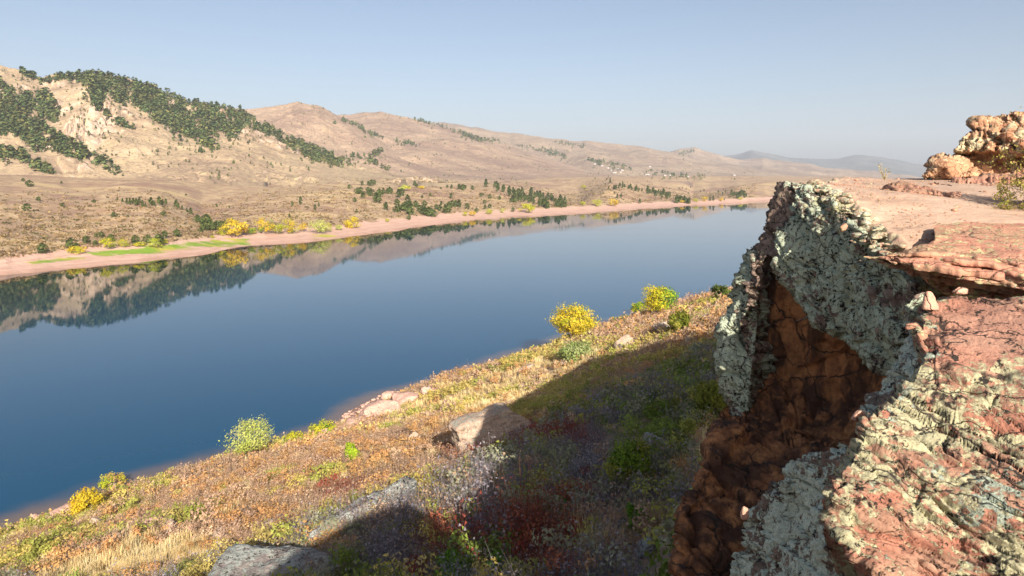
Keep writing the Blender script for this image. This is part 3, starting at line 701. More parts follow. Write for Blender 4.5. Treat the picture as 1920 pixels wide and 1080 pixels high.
# ------------------------------------------------------------------ ledges on the ridge top
def ledge(name, label, out, ctl, back, seed, **k):
    kw = dict(rough=(.05, .025), edge=(7, .25), strata=((.10, 0, 1), .085, .06, seed, .3), facet=(1.6, .06)); kw.update(k)
    return relief(name, label, M['ledge'], out, ctl, 2.4, back, kw['rough'], seed, kw['edge'], kw['strata'], kw['facet'], kw.get('attrs'), crack=(1., .04))
def plates(name, label, front, depth, tops, seed, mat='ledge'):
    """a stack of thin sandstone plates: front = edge line (x, y, z) left to right; tops = list of (drop, thickness, setback)"""
    fr = np.array(front, float); L = np.concatenate([[0], np.cumsum(np.linalg.norm(np.diff(fr[:, :2], axis=0), axis=1))]); na = 170; t = np.linspace(0, L[-1], na)
    E = np.stack([np.interp(t, L, fr[:, i]) for i in range(3)], -1); k = np.hanning(21); k /= k.sum()
    E = np.stack([np.convolve(np.pad(E[:, i], 10, 'edge'), k, 'valid') for i in range(3)], -1)
    tang = np.gradient(E[:, :2], axis=0); tang /= np.linalg.norm(tang, axis=1, keepdims=True); inw = np.stack([-tang[:, 1], tang[:, 0]], -1); inw = np.where(inw[:, 1:2] < 0, -inw, inw)
    root = bpy.data.objects.new(name, None); COL.objects.link(root); base = E.mean(0); base[2] -= .6; root.location = base
    for j, (drop, th, back) in enumerate(tops):
        jag = fbm(np.stack([t * 1.6, 0 * t + j * 3.7 + seed, 0 * t], -1), 4, seed, .6) * .16 + fbm(np.stack([t * 7, 0 * t + j * 5.1, 0 * t], -1), 3, seed + 4, .6) * .07
        blk = np.floor(t * (1.7 + .5 * _h(np.array([j]), np.array([3]), np.array([seed]), 1)[0]) + j * .37 + fbm(np.stack([t * 1.5, 0 * t, 0 * t + j], -1), 2, seed) * .8); jag = jag + (_h(blk, 0 * blk + j, 0 * blk, seed) - .5) * .22
        dp = np.interp(t, [0, L[-1] * (.38 + .05 * (j % 3)), L[-1]], depth)
        prof = [(1, -th)] + [(q, -th) for q in np.linspace(.8, .06, 10)] + [(.006, -th * .96), (.0, -th * .8), (.0, -th * .3), (.004, -th * .06), (.015, 0)] + [(q, 0) for q in np.linspace(.06, 1, 34) ** 1.3]
        pr = np.array(prof); bk = back * smooth(t, 0, 1.2) + .12 * (1 - smooth(t, 0, .4)); b = pr[:, 0][None, :] * dp[:, None] + bk[:, None] + jag[:, None] * (1 - pr[:, 0])[None, :]
        X = E[:, 0][:, None] + inw[:, 0][:, None] * b; Y = E[:, 1][:, None] + inw[:, 1][:, None] * b
        rise = .12 * pr[:, 0][None, :] * dp[:, None]; tap = np.clip(np.minimum(t, .0 + t) / .5, 0, 1)[:, None]
        tap = smooth(t, 0, 1.1)[:, None]; Z = E[:, 2][:, None] - drop * tap - .07 * (1 - tap) + pr[:, 1][None, :] * (.1 + .9 * tap) + rise
        v = np.stack([X, Y, Z], -1).reshape(-1, 3); f = gridfaces(na, len(prof)); n = vnormals(v, f)
        h = fbm(v * 2.2, 3, seed + j) * .04 + fbm(v * 9, 3, seed + j + 20, .6) * .016
        _, d2, rid, til = cells(v * np.array([2.4, 2.4, 5]), seed + j); h = h + (til + (rid - .5) * .5) * .05
        v = v + np.array([0, 0, 1.]) * (h * .8)[:, None] + np.stack([np.repeat(inw[:, 0], len(prof)), np.repeat(inw[:, 1], len(prof)), 0 * h], -1) * (h * -1.)[:, None]
        # close the two ends
        e0 = np.arange(len(prof)); e1 = e0 + (na - 1) * len(prof); c0, c1 = len(v), len(v) + 1; v = np.concatenate([v, [v[e0].mean(0)], [v[e1].mean(0)]])
        tri = np.concatenate([np.stack([e0, np.roll(e0, -1), np.full(len(e0), c0)], -1), np.stack([np.roll(e1, -1), e1, np.full(len(e1), c1)], -1)])
        yl = np.where(v[:, 2] > np.median(v[:, 2]), .05, -.25) if j == 0 else np.full(len(v), .04 if j % 2 else -.1)
        link('plate', mesh('plate', v, [f, tri], M[mat], False, {'lich': 0 * yl, 'yel': yl}, base), root)
    return tag(root, label, 'ledge')
EDGE = [P(1634, 474, 8.75), P(1660, 470, 8.45), P(1700, 474, 8.25), P(1740, 481, 8.1), P(1800, 488, 7.95), P(1860, 496, 7.8), P(1920, 505, 7.6), P(2090, 515, 7.2), P(2400, 540, 6.6)]
plates('stacked_ledge', 'stack of cracked pink and yellow sandstone plates overhanging the smooth red rock', EDGE, [.25, 2.2, 2.2],
       [(-.07, .06, .62), (-.04, .07, .25), (0, .07, .02), (.06, .05, .08), (.10, .09, -.02), (.18, .06, .10), (.23, .11, .26), (.33, .18, .55)], 113)

def back_rock(name, label, out, ctl, seed, at=None, back=(2.5, 2.0, 0), extra=None):
    return relief(name, label, M['back'], out, ctl, 1.3, back, (.06, .02), seed, (3, .35), [((.55, -.2, .8), .5, .22, seed, .15), ((.55, -.2, .8), .16, .07, seed + 1, .2)], (.6, .14, .4), at, extra=extra, crack=(.7, .10))
_xw = lambda x, y: x + 16 * vnoise(np.stack([x / 17, y / 60, 0 * x], -1), 4) + 5 * vnoise(np.stack([x / 6, y / 12, 0 * x], -1), 5)
cols = lambda x, y: (np.abs(np.sin(_xw(x, y) / 8.5)) ** .45 * -.35 + .2) * smooth(y, 296, 278) + .9 * smooth(y, 282, 296) * (1 - .6 * smooth(y, 300, 330))
back_rock('ridge_outcrop', 'large yellow lichened rock outcrop with vertical cracks standing on the ridge top',
          [(1786, 332), (1792, 300), (1788, 282), (1796, 264), (1812, 250), (1822, 240), (1826, 230), (1850, 227), (1868, 219), (1884, 213), (1902, 205), (1940, 200), (2000, 206), (2100, 240), (2150, 300), (2160, 345), (1900, 338)],
          [(1786, 330, 20.6), (1790, 284, 21.2), (1812, 250, 21.6), (1850, 228, 22), (1902, 206, 22), (2000, 208, 22), (2150, 320, 21), (1860, 270, 20.6), (1930, 260, 20.2), (1880, 325, 20.6), (1990, 320, 20.2), (1830, 320, 20.6)], 131,
          {'lich': lambda x, y: -.5 * smooth(y, 284, 292), 'yel': lambda x, y: -.5 * smooth(y, 284, 292)}, extra=cols)
back_rock('mossy_boulder', 'small mossy boulder with yellow crest at the foot of the ridge outcrop',
          [(1724, 338), (1728, 318), (1735, 306), (1742, 294), (1752, 288), (1764, 285), (1772, 292), (1786, 290), (1800, 286), (1822, 296), (1826, 318), (1822, 334), (1760, 340)],
          [(1724, 336, 20.6), (1742, 294, 21), (1764, 286, 21.1), (1796, 290, 21), (1808, 330, 20.2), (1760, 330, 20.3), (1780, 310, 20.0), (1745, 315, 20.3)], 137,
          {'lich': lambda x, y: -.3 * smooth(y - (x - 1740) * -.25, 305, 318), 'yel': lambda x, y: -.5 * smooth(y - (x - 1740) * -.25, 300, 312)}, (1.2, 1.6, 0))
ledge('tilted_slab', 'low tilted red sandstone slab lying on the sandy ridge top',
      [(1668, 352), (1678, 343), (1690, 339), (1712, 346), (1735, 351), (1760, 358), (1782, 364), (1802, 371), (1796, 377), (1760, 377), (1720, 374), (1690, 370), (1676, 362)],
      [(1668, 352, 14.6), (1690, 340, 15.6), (1735, 352, 15.0), (1782, 365, 14.0), (1802, 372, 13.4), (1760, 376, 13.1), (1720, 374, 13.3), (1680, 364, 13.9), (1720, 362, 13.9)],
      (.3, 1.2, -.2), 151, edge=(4, .3), attrs={'yel': lambda x, y: 0 * x - .3}, strata=((.5, -.25, .85), .12, .10, 3, .3))
ledge('shadowed_ledge', 'long low ledge of pale rock across the ridge top below the outcrop',
      [(1735, 346), (1760, 338), (1800, 334), (1860, 332), (1930, 330), (2100, 330), (2100, 385), (1930, 384), (1880, 380), (1840, 374), (1800, 362), (1765, 352)],
      [(1735, 346, 17.5), (1800, 335, 18.6), (1860, 333, 18.6), (1930, 331, 18.4), (2090, 332, 18), (1800, 362, 15.8), (1850, 375, 14.6), (1930, 383, 13.6), (2090, 384, 13), (1860, 352, 16.4), (1960, 355, 15.6)],
      (.3, 1.4, -.4), 163, edge=(5, .3), attrs={'yel': lambda x, y: 0 * x - .2}, strata=((.1, -.2, 1), .18, .14, 13, .5), facet=(.9, .2))

# ------------------------------------------------------------------ HAZE
def build_haze():
    x0, x1, y0, y1, z0, z1 = -12000, 12000, -900, 13000, -62, 900
    v = np.array([(x, y, z) for z in (z0, z1) for y in (y0, y1) for x in (x0, x1)], float)
    f = np.array([(0, 2, 3, 1), (4, 5, 7, 6), (0, 1, 5, 4), (2, 6, 7, 3), (0, 4, 6, 2), (1, 3, 7, 5)])
    m = bpy.data.materials.new('haze_air'); m.use_nodes = True; t = m.node_tree; t.nodes.clear()
    o = t.nodes.new('ShaderNodeOutputMaterial'); p = t.nodes.new('ShaderNodeVolumePrincipled')
    p.inputs['Color'].default_value = (.70, .77, .92, 1); p.inputs['Density'].default_value = HAZE; p.inputs['Anisotropy'].default_value = 0.0
    t.links.new(p.outputs[0], o.inputs['Volume'])
    tag(link('haze', mesh('haze', v, [f], m)), 'thin pale blue haze in the air over the lake and hills', 'haze', kind='stuff')
build_haze()

# ================================================================== OBJECTS
# ------------------------------------------------------------------ boulders on the slope
def rock_shape(seed, lx, ly, lz, cuts=9, sub=4, rough=.06, boxy=.5, layer=0.):
    bm = bmesh.new(); bmesh.ops.create_icosphere(bm, subdivisions=sub, radius=1.0)
    v = np.array([x.co[:] for x in bm.verts]); f = np.array([[w.index for w in q.verts] for q in bm.faces]); bm.free()
    r = np.random.default_rng(seed)
    m = np.abs(v).max(1, keepdims=True); v = v * (1 - boxy) + v / m * .86 * boxy
    for k in range(cuts):
        n = r.normal(size=3); n[2] = abs(n[2]) * .7 + .1 if k % 3 else n[2]; n /= np.linalg.norm(n); d = r.uniform(.62, .92)
        e = np.clip(v @ n - d, 0, 9); v = v - e[:, None] * n * .97
    v = v * np.array([lx, ly, lz]) / 2
    n = vnormals(v, f); sc = (lx + ly + lz) / 3
    h = fbm(v / sc * 1.8 + seed, 4, seed) * rough * sc + fbm(v * 5 + seed, 3, seed + 3) * rough * .5 * min(sc, 1.5)
    _, d2, rid, til = cells(v / sc * 3 + seed, seed); h = h + (til + (rid - .5) * .4) * rough * 1.1 * sc
    if layer: h = h + strata_disp(v + seed, (.1, 0, 1), layer, layer * .45, seed, .25)
    return v + n * h[:, None], f

def boulder(name, label, px, py, w, h, depth=.8, seed=1, rz=0., tilt=(0, 0), mat='boulder', sink=.28, sub=4, layer=0., cuts=9, group=None, boxy=.5):
    """px,py: middle of the foot; w,h: size in photo pixels; depth: length away from the viewer relative to width"""
    g = slope_hit(px, py); k = g[1] / F
    lx, lz = w * k, h * k * 1.25
    v, f = rock_shape(seed, lx, lx * depth, lz, cuts, sub, layer=layer, boxy=boxy)
    z = np.zeros(len(v))
    me = mesh(name, v, [f], M[mat], True, {'lich': z, 'yel': z})
    g2 = g + np.array([g[0], g[1], 0]) / np.hypot(g[0], g[1]) * lx * depth * .25
    o = link(name, me, None, (g2[0], g2[1], g[2] + lz * (.5 - sink)), (tilt[0], tilt[1], rz)); return tag(o, label, 'boulder', group)

boulder('boulder', 'big flat topped boulder half in shadow on the shrubby slope', 926, 838, 178, 60, .55, 5, R(24), (R(-4), R(-12)), layer=.9, sub=5, boxy=1., sink=.2, cuts=5)
boulder('boulder', 'broad flat grey rock slab at the bottom edge, partly in shadow', 525, 1135, 270, 62, .75, 12, R(-4), (R(3), R(2)), 'grey_boulder', sub=5, boxy=.9, layer=.35, cuts=5, sink=.1)
boulder('boulder', 'long grey rock slab sloping down the hillside along the shadow edge', 690, 1000, 250, 62, .4, 11, R(36), (R(14), R(-16)), 'grey_boulder', sub=5, boxy=.8, layer=.5, cuts=6)
boulder('boulder', 'yellowish rounded rock right of the flat slab at the shadow edge', 520, 1010, 85, 40, .8, 13, R(25), (0, R(-12)), boxy=.4)
boulder('boulder', 'small pointed pale rock among dry brush above the flat slab', 413, 1010, 26, 24, .7, 15, 0, (0, R(20)))
boulder('boulder', 'leaning pale rock with sunlit face between two low shrubs', 322, 1008, 46, 40, .5, 17, R(40), (0, R(-30)))
boulder('boulder', 'flat pinkish rock lying in dry grass left of the leaning rock', 285, 996, 66, 24, .7, 19, R(15), (0, R(-8)), 'shore_rock')
boulder('boulder', 'tan rock behind yellow bush on the lower left slope', 182, 998, 42, 30, .7, 21, R(10), (0, R(-15)))
boulder('boulder', 'tiny pale rock in dry grass at lower left', 92, 1022, 22, 12, .8, 23)
boulder('boulder', 'white lichen rock beside the bright green bush in the shade', 1236, 860, 84, 58, .8, 25, R(20), (0, R(-8)), 'grey_boulder')
boulder('boulder', 'angular tan rock with sunlit side below the yellow cottonwood', 1172, 656, 44, 32, .8, 27, R(35), (0, R(-25)))
boulder('boulder', 'pale slanted rock next to the olive shrub', 1243, 620, 40, 20, .7, 29, R(30), (0, R(-20)))
boulder('boulder', 'small tan rock uphill of the slanted rock', 1292, 640, 22, 9, .8, 31, R(30))
boulder('boulder', 'yellow lichened rock near the shadow edge left of the big boulder', 778, 832, 36, 24, .8, 33, R(15), (0, R(-15)))
boulder('boulder', 'low pale rock in dry grass above the green sapling', 612, 880, 24, 13, .9, 35)
boulder('boulder', 'mossy grey stone in the shadows beneath the green bush', 1172, 998, 30, 30, .8, 37, 0, (0, 0), 'grey_boulder')
boulder('boulder', 'white speckled stone on the bare patch by the buttress', 1212, 1046, 50, 36, .8, 39, R(40), (0, R(-20)), 'grey_boulder')
boulder('boulder', 'flat stone at shadowed slope centre with white top', 985, 832, 36, 9, .7, 41, R(30), (0, R(-12)), 'grey_boulder')
boulder('boulder', 'rounded pink boulder at the water edge of the rocky point', 729, 753, 32, 20, .9, 43, 0, (0, 0), 'shore_rock', cuts=5, boxy=.2)
boulder('boulder', 'square pink block at the water edge right of the rounded one', 802, 739, 30, 16, .9, 45, R(20), (0, 0), 'shore_rock', boxy=.8)
boulder('flat_boulder', 'broad low pink rock slab in the middle of the rocky point', 712, 782, 84, 26, .8, 61, R(30), (0, R(-6)), 'shore_rock', layer=.3, boxy=.7)
boulder('flat_boulder', 'pink rock slab between the rounded boulder and the square block', 765, 758, 66, 20, .8, 63, R(20), (0, R(-5)), 'shore_rock', layer=.3, boxy=.7)
boulder('flat_boulder', 'pink slab at the left tip of the rocky point by the lime bushes', 668, 800, 50, 14, .8, 65, R(25), (0, R(-5)), 'shore_rock', layer=.25, boxy=.6)
boulder('flat_boulder', 'tilted pink slab at the lower left waterline beside the golden tree', 118, 975, 70, 20, .8, 67, R(25), (0, R(-8)), 'shore_rock', layer=.3, boxy=.6)
boulder('boulder', 'low pale rock under the juniper bush', 1060, 683, 22, 8, .9, 47, R(10))
boulder('boulder', 'pale flat stone left of the juniper bush', 1015, 675, 16, 8, .9, 49)
boulder('boulder', 'pale strip of rock near the slope centre in sunlight', 985, 695, 40, 10, .6, 51, R(35), (0, R(-20)))
boulder('boulder', 'small pale rock above big boulder in sunlit shrubs', 975, 732, 22, 9, .7, 53, R(35), (0, R(-20)))
boulder('boulder', 'grey rock in shade at the foot of the cliff wall', 1330, 600, 26, 12, .8, 55, R(35))

def shore_stones():
    """loose stones on the two rocky points at the waterline"""
    bag = Bag(); protos = [rock_shape(300 + k, 1, .8, .6, 6, 1, .05) for k in range(8)]
    for (u0, u1, n) in ((-20, 46, 900), (66, 95, 700), (95, 200, 500)):
        for k in range(n):
            u = rng.uniform(u0, u1); s = abs(rng.normal(0, 2.3 + .5 * float(shore_bare(np.array([u]))[0]))) - .4 + (_s0(u)) ; a = s - 81.6
            x, y = .8 * a + .6 * u, -.6 * a + .8 * u
            if y < 60: continue
            v, f = protos[k % 8]; sz = min(.12 * rng.pareto(1.6) + .15, 1.3); c, q = math.cos(k), math.sin(k)
            w = v @ np.array([[c, -q, 0], [q, c, 0], [0, 0, 1]]) * sz * np.array([1, 1, rng.uniform(.5, 1)])
            bag.add(w + np.array([x, y, float(slope_z(x, y)) + sz * .12]), f)
    me = bag.mesh('shore_stones', M['shore_rock'])
    tag(link('shore_stones', me), 'loose pink stones scattered along the near waterline', 'stones', kind='stuff')
shore_stones()

# ------------------------------------------------------------------ foliage builders
def leaves(cen, size, r, flat=0., tri=False, out=None):
    """small leaf faces at points cen with random turns; returns verts, faces"""
    n = len(cen); a = r.normal(size=(n, 3)); a[:, 2] *= 1 - flat; a /= np.linalg.norm(a, axis=1, keepdims=True)
    b = np.cross(a, r.normal(size=(n, 3))); b /= np.linalg.norm(b, axis=1, keepdims=True) + 1e-9
    if out is not None:     # faces turned outwards from the middle of their clump, so that clumps have a lit and a dark side
        o = out / (np.linalg.norm(out, axis=1, keepdims=True) + 1e-6) + r.normal(0, .42, (n, 3)); o /= np.linalg.norm(o, axis=1, keepdims=True)
        a = np.cross(o, r.normal(size=(n, 3))); a /= np.linalg.norm(a, axis=1, keepdims=True) + 1e-9; b = np.cross(o, a)
    s = np.asarray(size).reshape(-1, 1) * r.uniform(.7, 1.3, (n, 1))
    if tri:
        v = np.stack([cen + a * s, cen - a * s * .6 + b * s * .6, cen - a * s * .6 - b * s * .6], 1); k = 3
    else:
        v = np.stack([cen + a * s, cen + b * s * .62, cen - a * s, cen - b * s * .62], 1); k = 4
    return v.reshape(-1, 3), np.arange(n * k).reshape(n, k)

def crown_pts(r, n, nc, rad, spread=.34, hollow=.35, flatb=.0):
    """points clustered in clumps through an ellipsoid; returns points and clump index"""
    c = r.normal(size=(nc, 3)); c /= np.linalg.norm(c, axis=1, keepdims=True); c *= (hollow + (1 - hollow) * r.random((nc, 1)) ** .5)
    c *= r.uniform(.72, 1.0, (nc, 1))
    i = r.integers(0, nc, n); d = r.normal(size=(n, 3)); d /= np.linalg.norm(d, axis=1, keepdims=True); d *= r.random((n, 1)) ** .45 * spread
    p = c[i] + d; global OUT; OUT = d * 2.2 + c[i] * .55 + np.array([0, 0, .12])
    if flatb: p[:, 2] = np.where(p[:, 2] < -flatb, -flatb + (p[:, 2] + flatb) * .25, p[:, 2])
    return p * np.asarray(rad), i

def limbs(r, h, w, n, r0, base=.18, top=.8):
    """trunk and limbs of a broadleaf tree of height h"""
    bag = Bag(); t = np.linspace(0, 1, 7)
    bend = r.normal(0, .04 * h, 2)
    tr = np.stack([bend[0] * t ** 2, bend[1] * t ** 2, t * h * top], -1)
    bag.add(*tube(tr, r0 * (1 - t * .8)))
    for k in range(n):
        s = r.uniform(base, .75); p0 = np.array([np.interp(s, t, tr[:, i]) for i in range(3)]); a = r.uniform(0, 6.28)
        L = r.uniform(.35, .48) * w; up = r.uniform(.25, .5) * h * (1 - s * .5)
        p1 = p0 + np.array([math.cos(a) * L, math.sin(a) * L, up]); q = np.linspace(0, 1, 5)[:, None]
        pts = p0 + (p1 - p0) * q + np.array([0, 0, .12 * h]) * (q * (1 - q)); pts = pts + r.normal(0, .012 * h, pts.shape) * (q > 0)
        bag.add(*tube(pts, r0 * .5 * (1 - s * .5) * (1 - q[:, 0] * .8), 5))
    return bag

def broadleaf(name, label, g, h, w, cols, seed, nleaf=2600, nclump=40, lsize=.16, low=.2, cat='tree', group=None, mix=None, parts=True, trunk=.05, bare=0.):
    r = np.random.default_rng(seed); root = bpy.data.objects.new(name, None); COL.objects.link(root); root.location = g
    zc = h * (low + 1) / 2; rad = (w / 2, w / 2, h * (1 - low) / 2)
    p, i = crown_pts(r, nleaf, nclump, rad, .36, .45, .75)
    cl = np.array(cols, float); cc = cl[r.integers(0, len(cl), nclump)]
    if mix is not None: # colour shifts sideways through the crown
        t = smooth(p[:, 0] / rad[0] + r.normal(0, .35, nleaf), -.3, .5)[:, None]; ci = np.array(mix[0]) * (1 - t) + np.array(mix[1]) * t
    else: ci = cc[i]
    ci = ci * r.uniform(.75, 1.25, (nleaf, 1))
    v, f = leaves(p + np.array([0, 0, zc]), lsize, r, out=OUT)
    me = mesh('crown', v, [f], M['leaf'], False, {'tint': np.repeat(np.clip(ci, 0, 1), 4, 0)})
    link('crown', me, root)
    bg = limbs(r, h, w, 9 if bare == 0 else 16, trunk * h * .5, low * .6, .78)
    link('trunk', bg.mesh('trunk', M['bark'], True), root)
    return tag(root, label, cat, group)

def near_tree(name, label, px, py, hp, wp, cols, seed, **k):
    g = slope_hit(px, py); s = g[1] / F
    g = g - np.array([0, 0, .1])
    return broadleaf(name, label, g, hp * s * 1.02, wp * s, cols, seed, **k)

YEL = [(.62, .46, .03), (.66, .50, .06), (.55, .44, .03)]; YG = [(.42, .42, .03), (.50, .45, .04), (.34, .38, .03)]; GRN = [(.12, .26, .02), (.18, .30, .03), (.10, .20, .02)]; PALE = [(.46, .50, .12), (.40, .46, .10), (.50, .50, .16)]
near_tree('cottonwood_tree', 'round yellow cottonwood standing alone on the near shore', 1074, 637, 69, 90, YEL + YG[:1], 1, nleaf=6000, nclump=90, lsize=.17, low=.14)
near_tree('cottonwood_tree', 'tall yellow and green cottonwood at the shore near the cliff', 1238, 588, 56, 66, YG, 2, nleaf=4200, nclump=55, lsize=.2, low=.05, mix=((.60, .50, .03), (.18, .34, .03)))
near_tree('cottonwood_tree', 'small bright green tree leaning left against the yellow and green cottonwood', 1203, 590, 26, 42, GRN + YG, 3, nleaf=1500, nclump=22, lsize=.2, low=.05)
near_tree('willow_tree', 'pale yellow green willow with bare twigs on the near shore', 468, 856, 72, 92, PALE, 4, nleaf=3200, nclump=70, lsize=.095, low=.12, bare=1)
near_tree('willow_bush', 'low lime green bush beside the pale willow', 556, 834, 26, 46, YG, 5, nleaf=1800, nclump=26, lsize=.09, low=.02, cat='bush')
near_tree('willow_bush', 'taller lime green bush next to the rocky point', 604, 826, 36, 50, YG + GRN[1:2], 6, nleaf=2200, nclump=26, lsize=.09, low=.02, cat='bush')
near_tree('cottonwood_sapling', 'upright bright green sapling on the sunlit slope', 662, 867, 42, 32, [(.34, .44, .03), (.26, .38, .02)], 7, nleaf=1500, nclump=24, lsize=.085, low=.04, cat='sapling')
near_tree('orange_yellow_tree', 'golden yellow bushy tree at the lower left shore', 163, 965, 52, 58, [(.66, .44, .03), (.60, .46, .04), (.55, .42, .03)], 8, nleaf=2600, nclump=36, lsize=.09, low=.05)
near_tree('orange_yellow_tree', 'yellow and tan bush behind the golden tree at lower left', 213, 921, 36, 50, YG + [(.55, .36, .12)], 9, nleaf=1800, nclump=26, lsize=.09, low=.04, cat='bush')
near_tree('willow_sapling', 'tiny yellow sapling on the shore between two cottonwoods', 1147, 604, 13, 10, YEL, 10, nleaf=400, nclump=10, lsize=.13, low=.0, cat='sapling')
near_tree('olive_shrub', 'dark olive shrub on the slope below the shore cottonwoods', 1275, 624, 44, 44, [(.20, .22, .03), (.14, .16, .02), (.30, .28, .05)], 12, nleaf=2400, nclump=30, lsize=.14, low=.06, cat='shrub')
near_tree('pine_sapling', 'dark green pine sapling at the slope edge beside the cliff wall', 1351, 563, 30, 36, [(.10, .13, .025), (.14, .16, .03), (.07, .10, .02)], 13, nleaf=1800, nclump=22, lsize=.2, low=.05, cat='pine')
near_tree('juniper_bush', 'low rounded pale green juniper bush casting a dark shadow', 1080, 676, 36, 78, [(.30, .36, .13), (.26, .33, .10), (.35, .38, .16)], 14, nleaf=3200, nclump=50, lsize=.13, low=-.1, cat='bush')
near_tree('green_bush', 'large bright green bush in the shade below the white rock', 1180, 930, 112, 90, [(.16, .26, .03), (.20, .28, .03), (.10, .18, .02), (.30, .30, .04)], 15, nleaf=6000, nclump=70, lsize=.045, low=.0, cat='bush')
near_tree('green_bush', 'small vivid green plant in the middle of the shaded slope', 1042, 970, 48, 52, [(.16, .34, .03), (.10, .28, .02)], 16, nleaf=1100, nclump=14, lsize=.05, low=.1, cat='plant')
near_tree('green_bush', 'vivid green plant at the bottom edge left of centre', 850, 1092, 60, 90, [(.18, .32, .03), (.14, .28, .02)], 17, nleaf=2600, nclump=30, lsize=.045, low=.0, cat='plant')
near_tree('green_bush', 'dark green plant at the bottom edge beneath the red sumac', 945, 1100, 60, 100, [(.08, .18, .02), (.12, .24, .02)], 18, nleaf=2600, nclump=30, lsize=.045, low=.0, cat='plant')
near_tree('green_bush', 'yellow green bush against the foot of the cliff wall', 1335, 800, 90, 70, [(.24, .26, .04), (.30, .30, .05), (.16, .2, .03)], 19, nleaf=4200, nclump=50, lsize=.06, low=.0, cat='bush')
near_tree('green_bush', 'leafy green shrub in shade uphill of the white rock', 1245, 800, 56, 70, [(.16, .24, .03), (.24, .26, .04), (.09, .16, .02)], 20, nleaf=3000, nclump=36, lsize=.06, low=.0, cat='bush')
near_tree('green_bush', 'thin green plant climbing beside the red buttress', 1195, 1000, 70, 40, [(.14, .28, .02), (.10, .22, .02)], 24, nleaf=900, nclump=16, lsize=.045, low=.05, cat='plant')

# ------------------------------------------------------------------ low brush and grass covering the near slope
def proto(kind, seed, n):
    r = np.random.default_rng(seed)
    if kind == 'leafy':
        p, i = crown_pts(r, n, 7, (.5, .5, .36), .42, .5, .5); p[:, 2] += .30
        v, f = leaves(p, (.044 * (220 / n) ** .42), r, tri=True, out=OUT); return v, f, np.repeat(r.uniform(.85, 1.15, n), 3)
    if kind == 'twig':
        ns = max(n // 3, 4); nl = n - ns; a = r.uniform(0, 6.28, ns); el = r.uniform(.35, 1.4, ns); L = r.uniform(.35, .8, ns); wdt = .0055 * (260 / n) ** .8
        b = np.stack([r.normal(0, .12, ns), r.normal(0, .12, ns), np.zeros(ns)], -1)
        d = np.stack([np.cos(a) * np.cos(el), np.sin(a) * np.cos(el), np.sin(el)], -1); side = np.stack([-np.sin(a), np.cos(a), 0 * a], -1)
        tip = b + d * L[:, None] + r.normal(0, .05, (ns, 3))
        v = np.stack([b - side * wdt, b + side * wdt, tip], 1).reshape(-1, 3); f = np.arange(ns * 3).reshape(ns, 3)
        i = r.integers(0, ns, nl); t = r.uniform(.35, 1.02, (nl, 1)); c = b[i] * (1 - t) + tip[i] * t + r.normal(0, .045, (nl, 3))
        q, g = leaves(c, .026 * (260 / n) ** .46, r, tri=True, out=c - np.array([0, 0, .1]))
        return np.concatenate([v, q]), np.concatenate([f, g + len(v)]), np.concatenate([np.full(ns * 3, .75), np.repeat(r.uniform(.85, 1.2, nl), 3)])
    a = r.uniform(0, 6.28, n); el = r.uniform(.7, 1.5, n); L = r.uniform(.25, .6, n); wdt = .012 * (220 / n) ** .7
    b = np.stack([r.normal(0, .16, n), r.normal(0, .16, n), np.zeros(n)], -1)
    d = np.stack([np.cos(a) * np.cos(el), np.sin(a) * np.cos(el), np.sin(el)], -1); side = np.stack([-np.sin(a), np.cos(a), 0 * a], -1)
    v = np.stack([b - side * wdt, b + side * wdt, b + d * L[:, None]], 1).reshape(-1, 3)
    return v, np.arange(n * 3).reshape(n, 3), np.tile([.75, .75, 1.25], n)

PAL = {'pink': [(.47, .31, .20), (.43, .28, .19), (.52, .36, .23), (.38, .25, .17)], 'gold': [(.48, .37, .10), (.44, .36, .11), (.52, .41, .14)], 'straw': [(.62, .47, .23), (.57, .43, .21), (.64, .52, .29)],
       'rust': [(.52, .30, .12), (.48, .26, .11)], 'lime': [(.30, .31, .07), (.26, .28, .06), (.36, .35, .08)], 'grey': [(.25, .22, .235), (.21, .19, .22), (.28, .26, .27), (.24, .18, .17)], 'red': [(.30, .075, .05), (.25, .06, .045), (.34, .12, .06), (.26, .13, .08)],
       'green': [(.17, .23, .04), (.21, .27, .05), (.13, .18, .03)], 'sage': [(.28, .28, .18), (.24, .25, .15)]}
LOD = [(0, 32, 330, .58), (32, 60, 130, .60), (60, 110, 42, .70), (110, 235, 14, .95)]

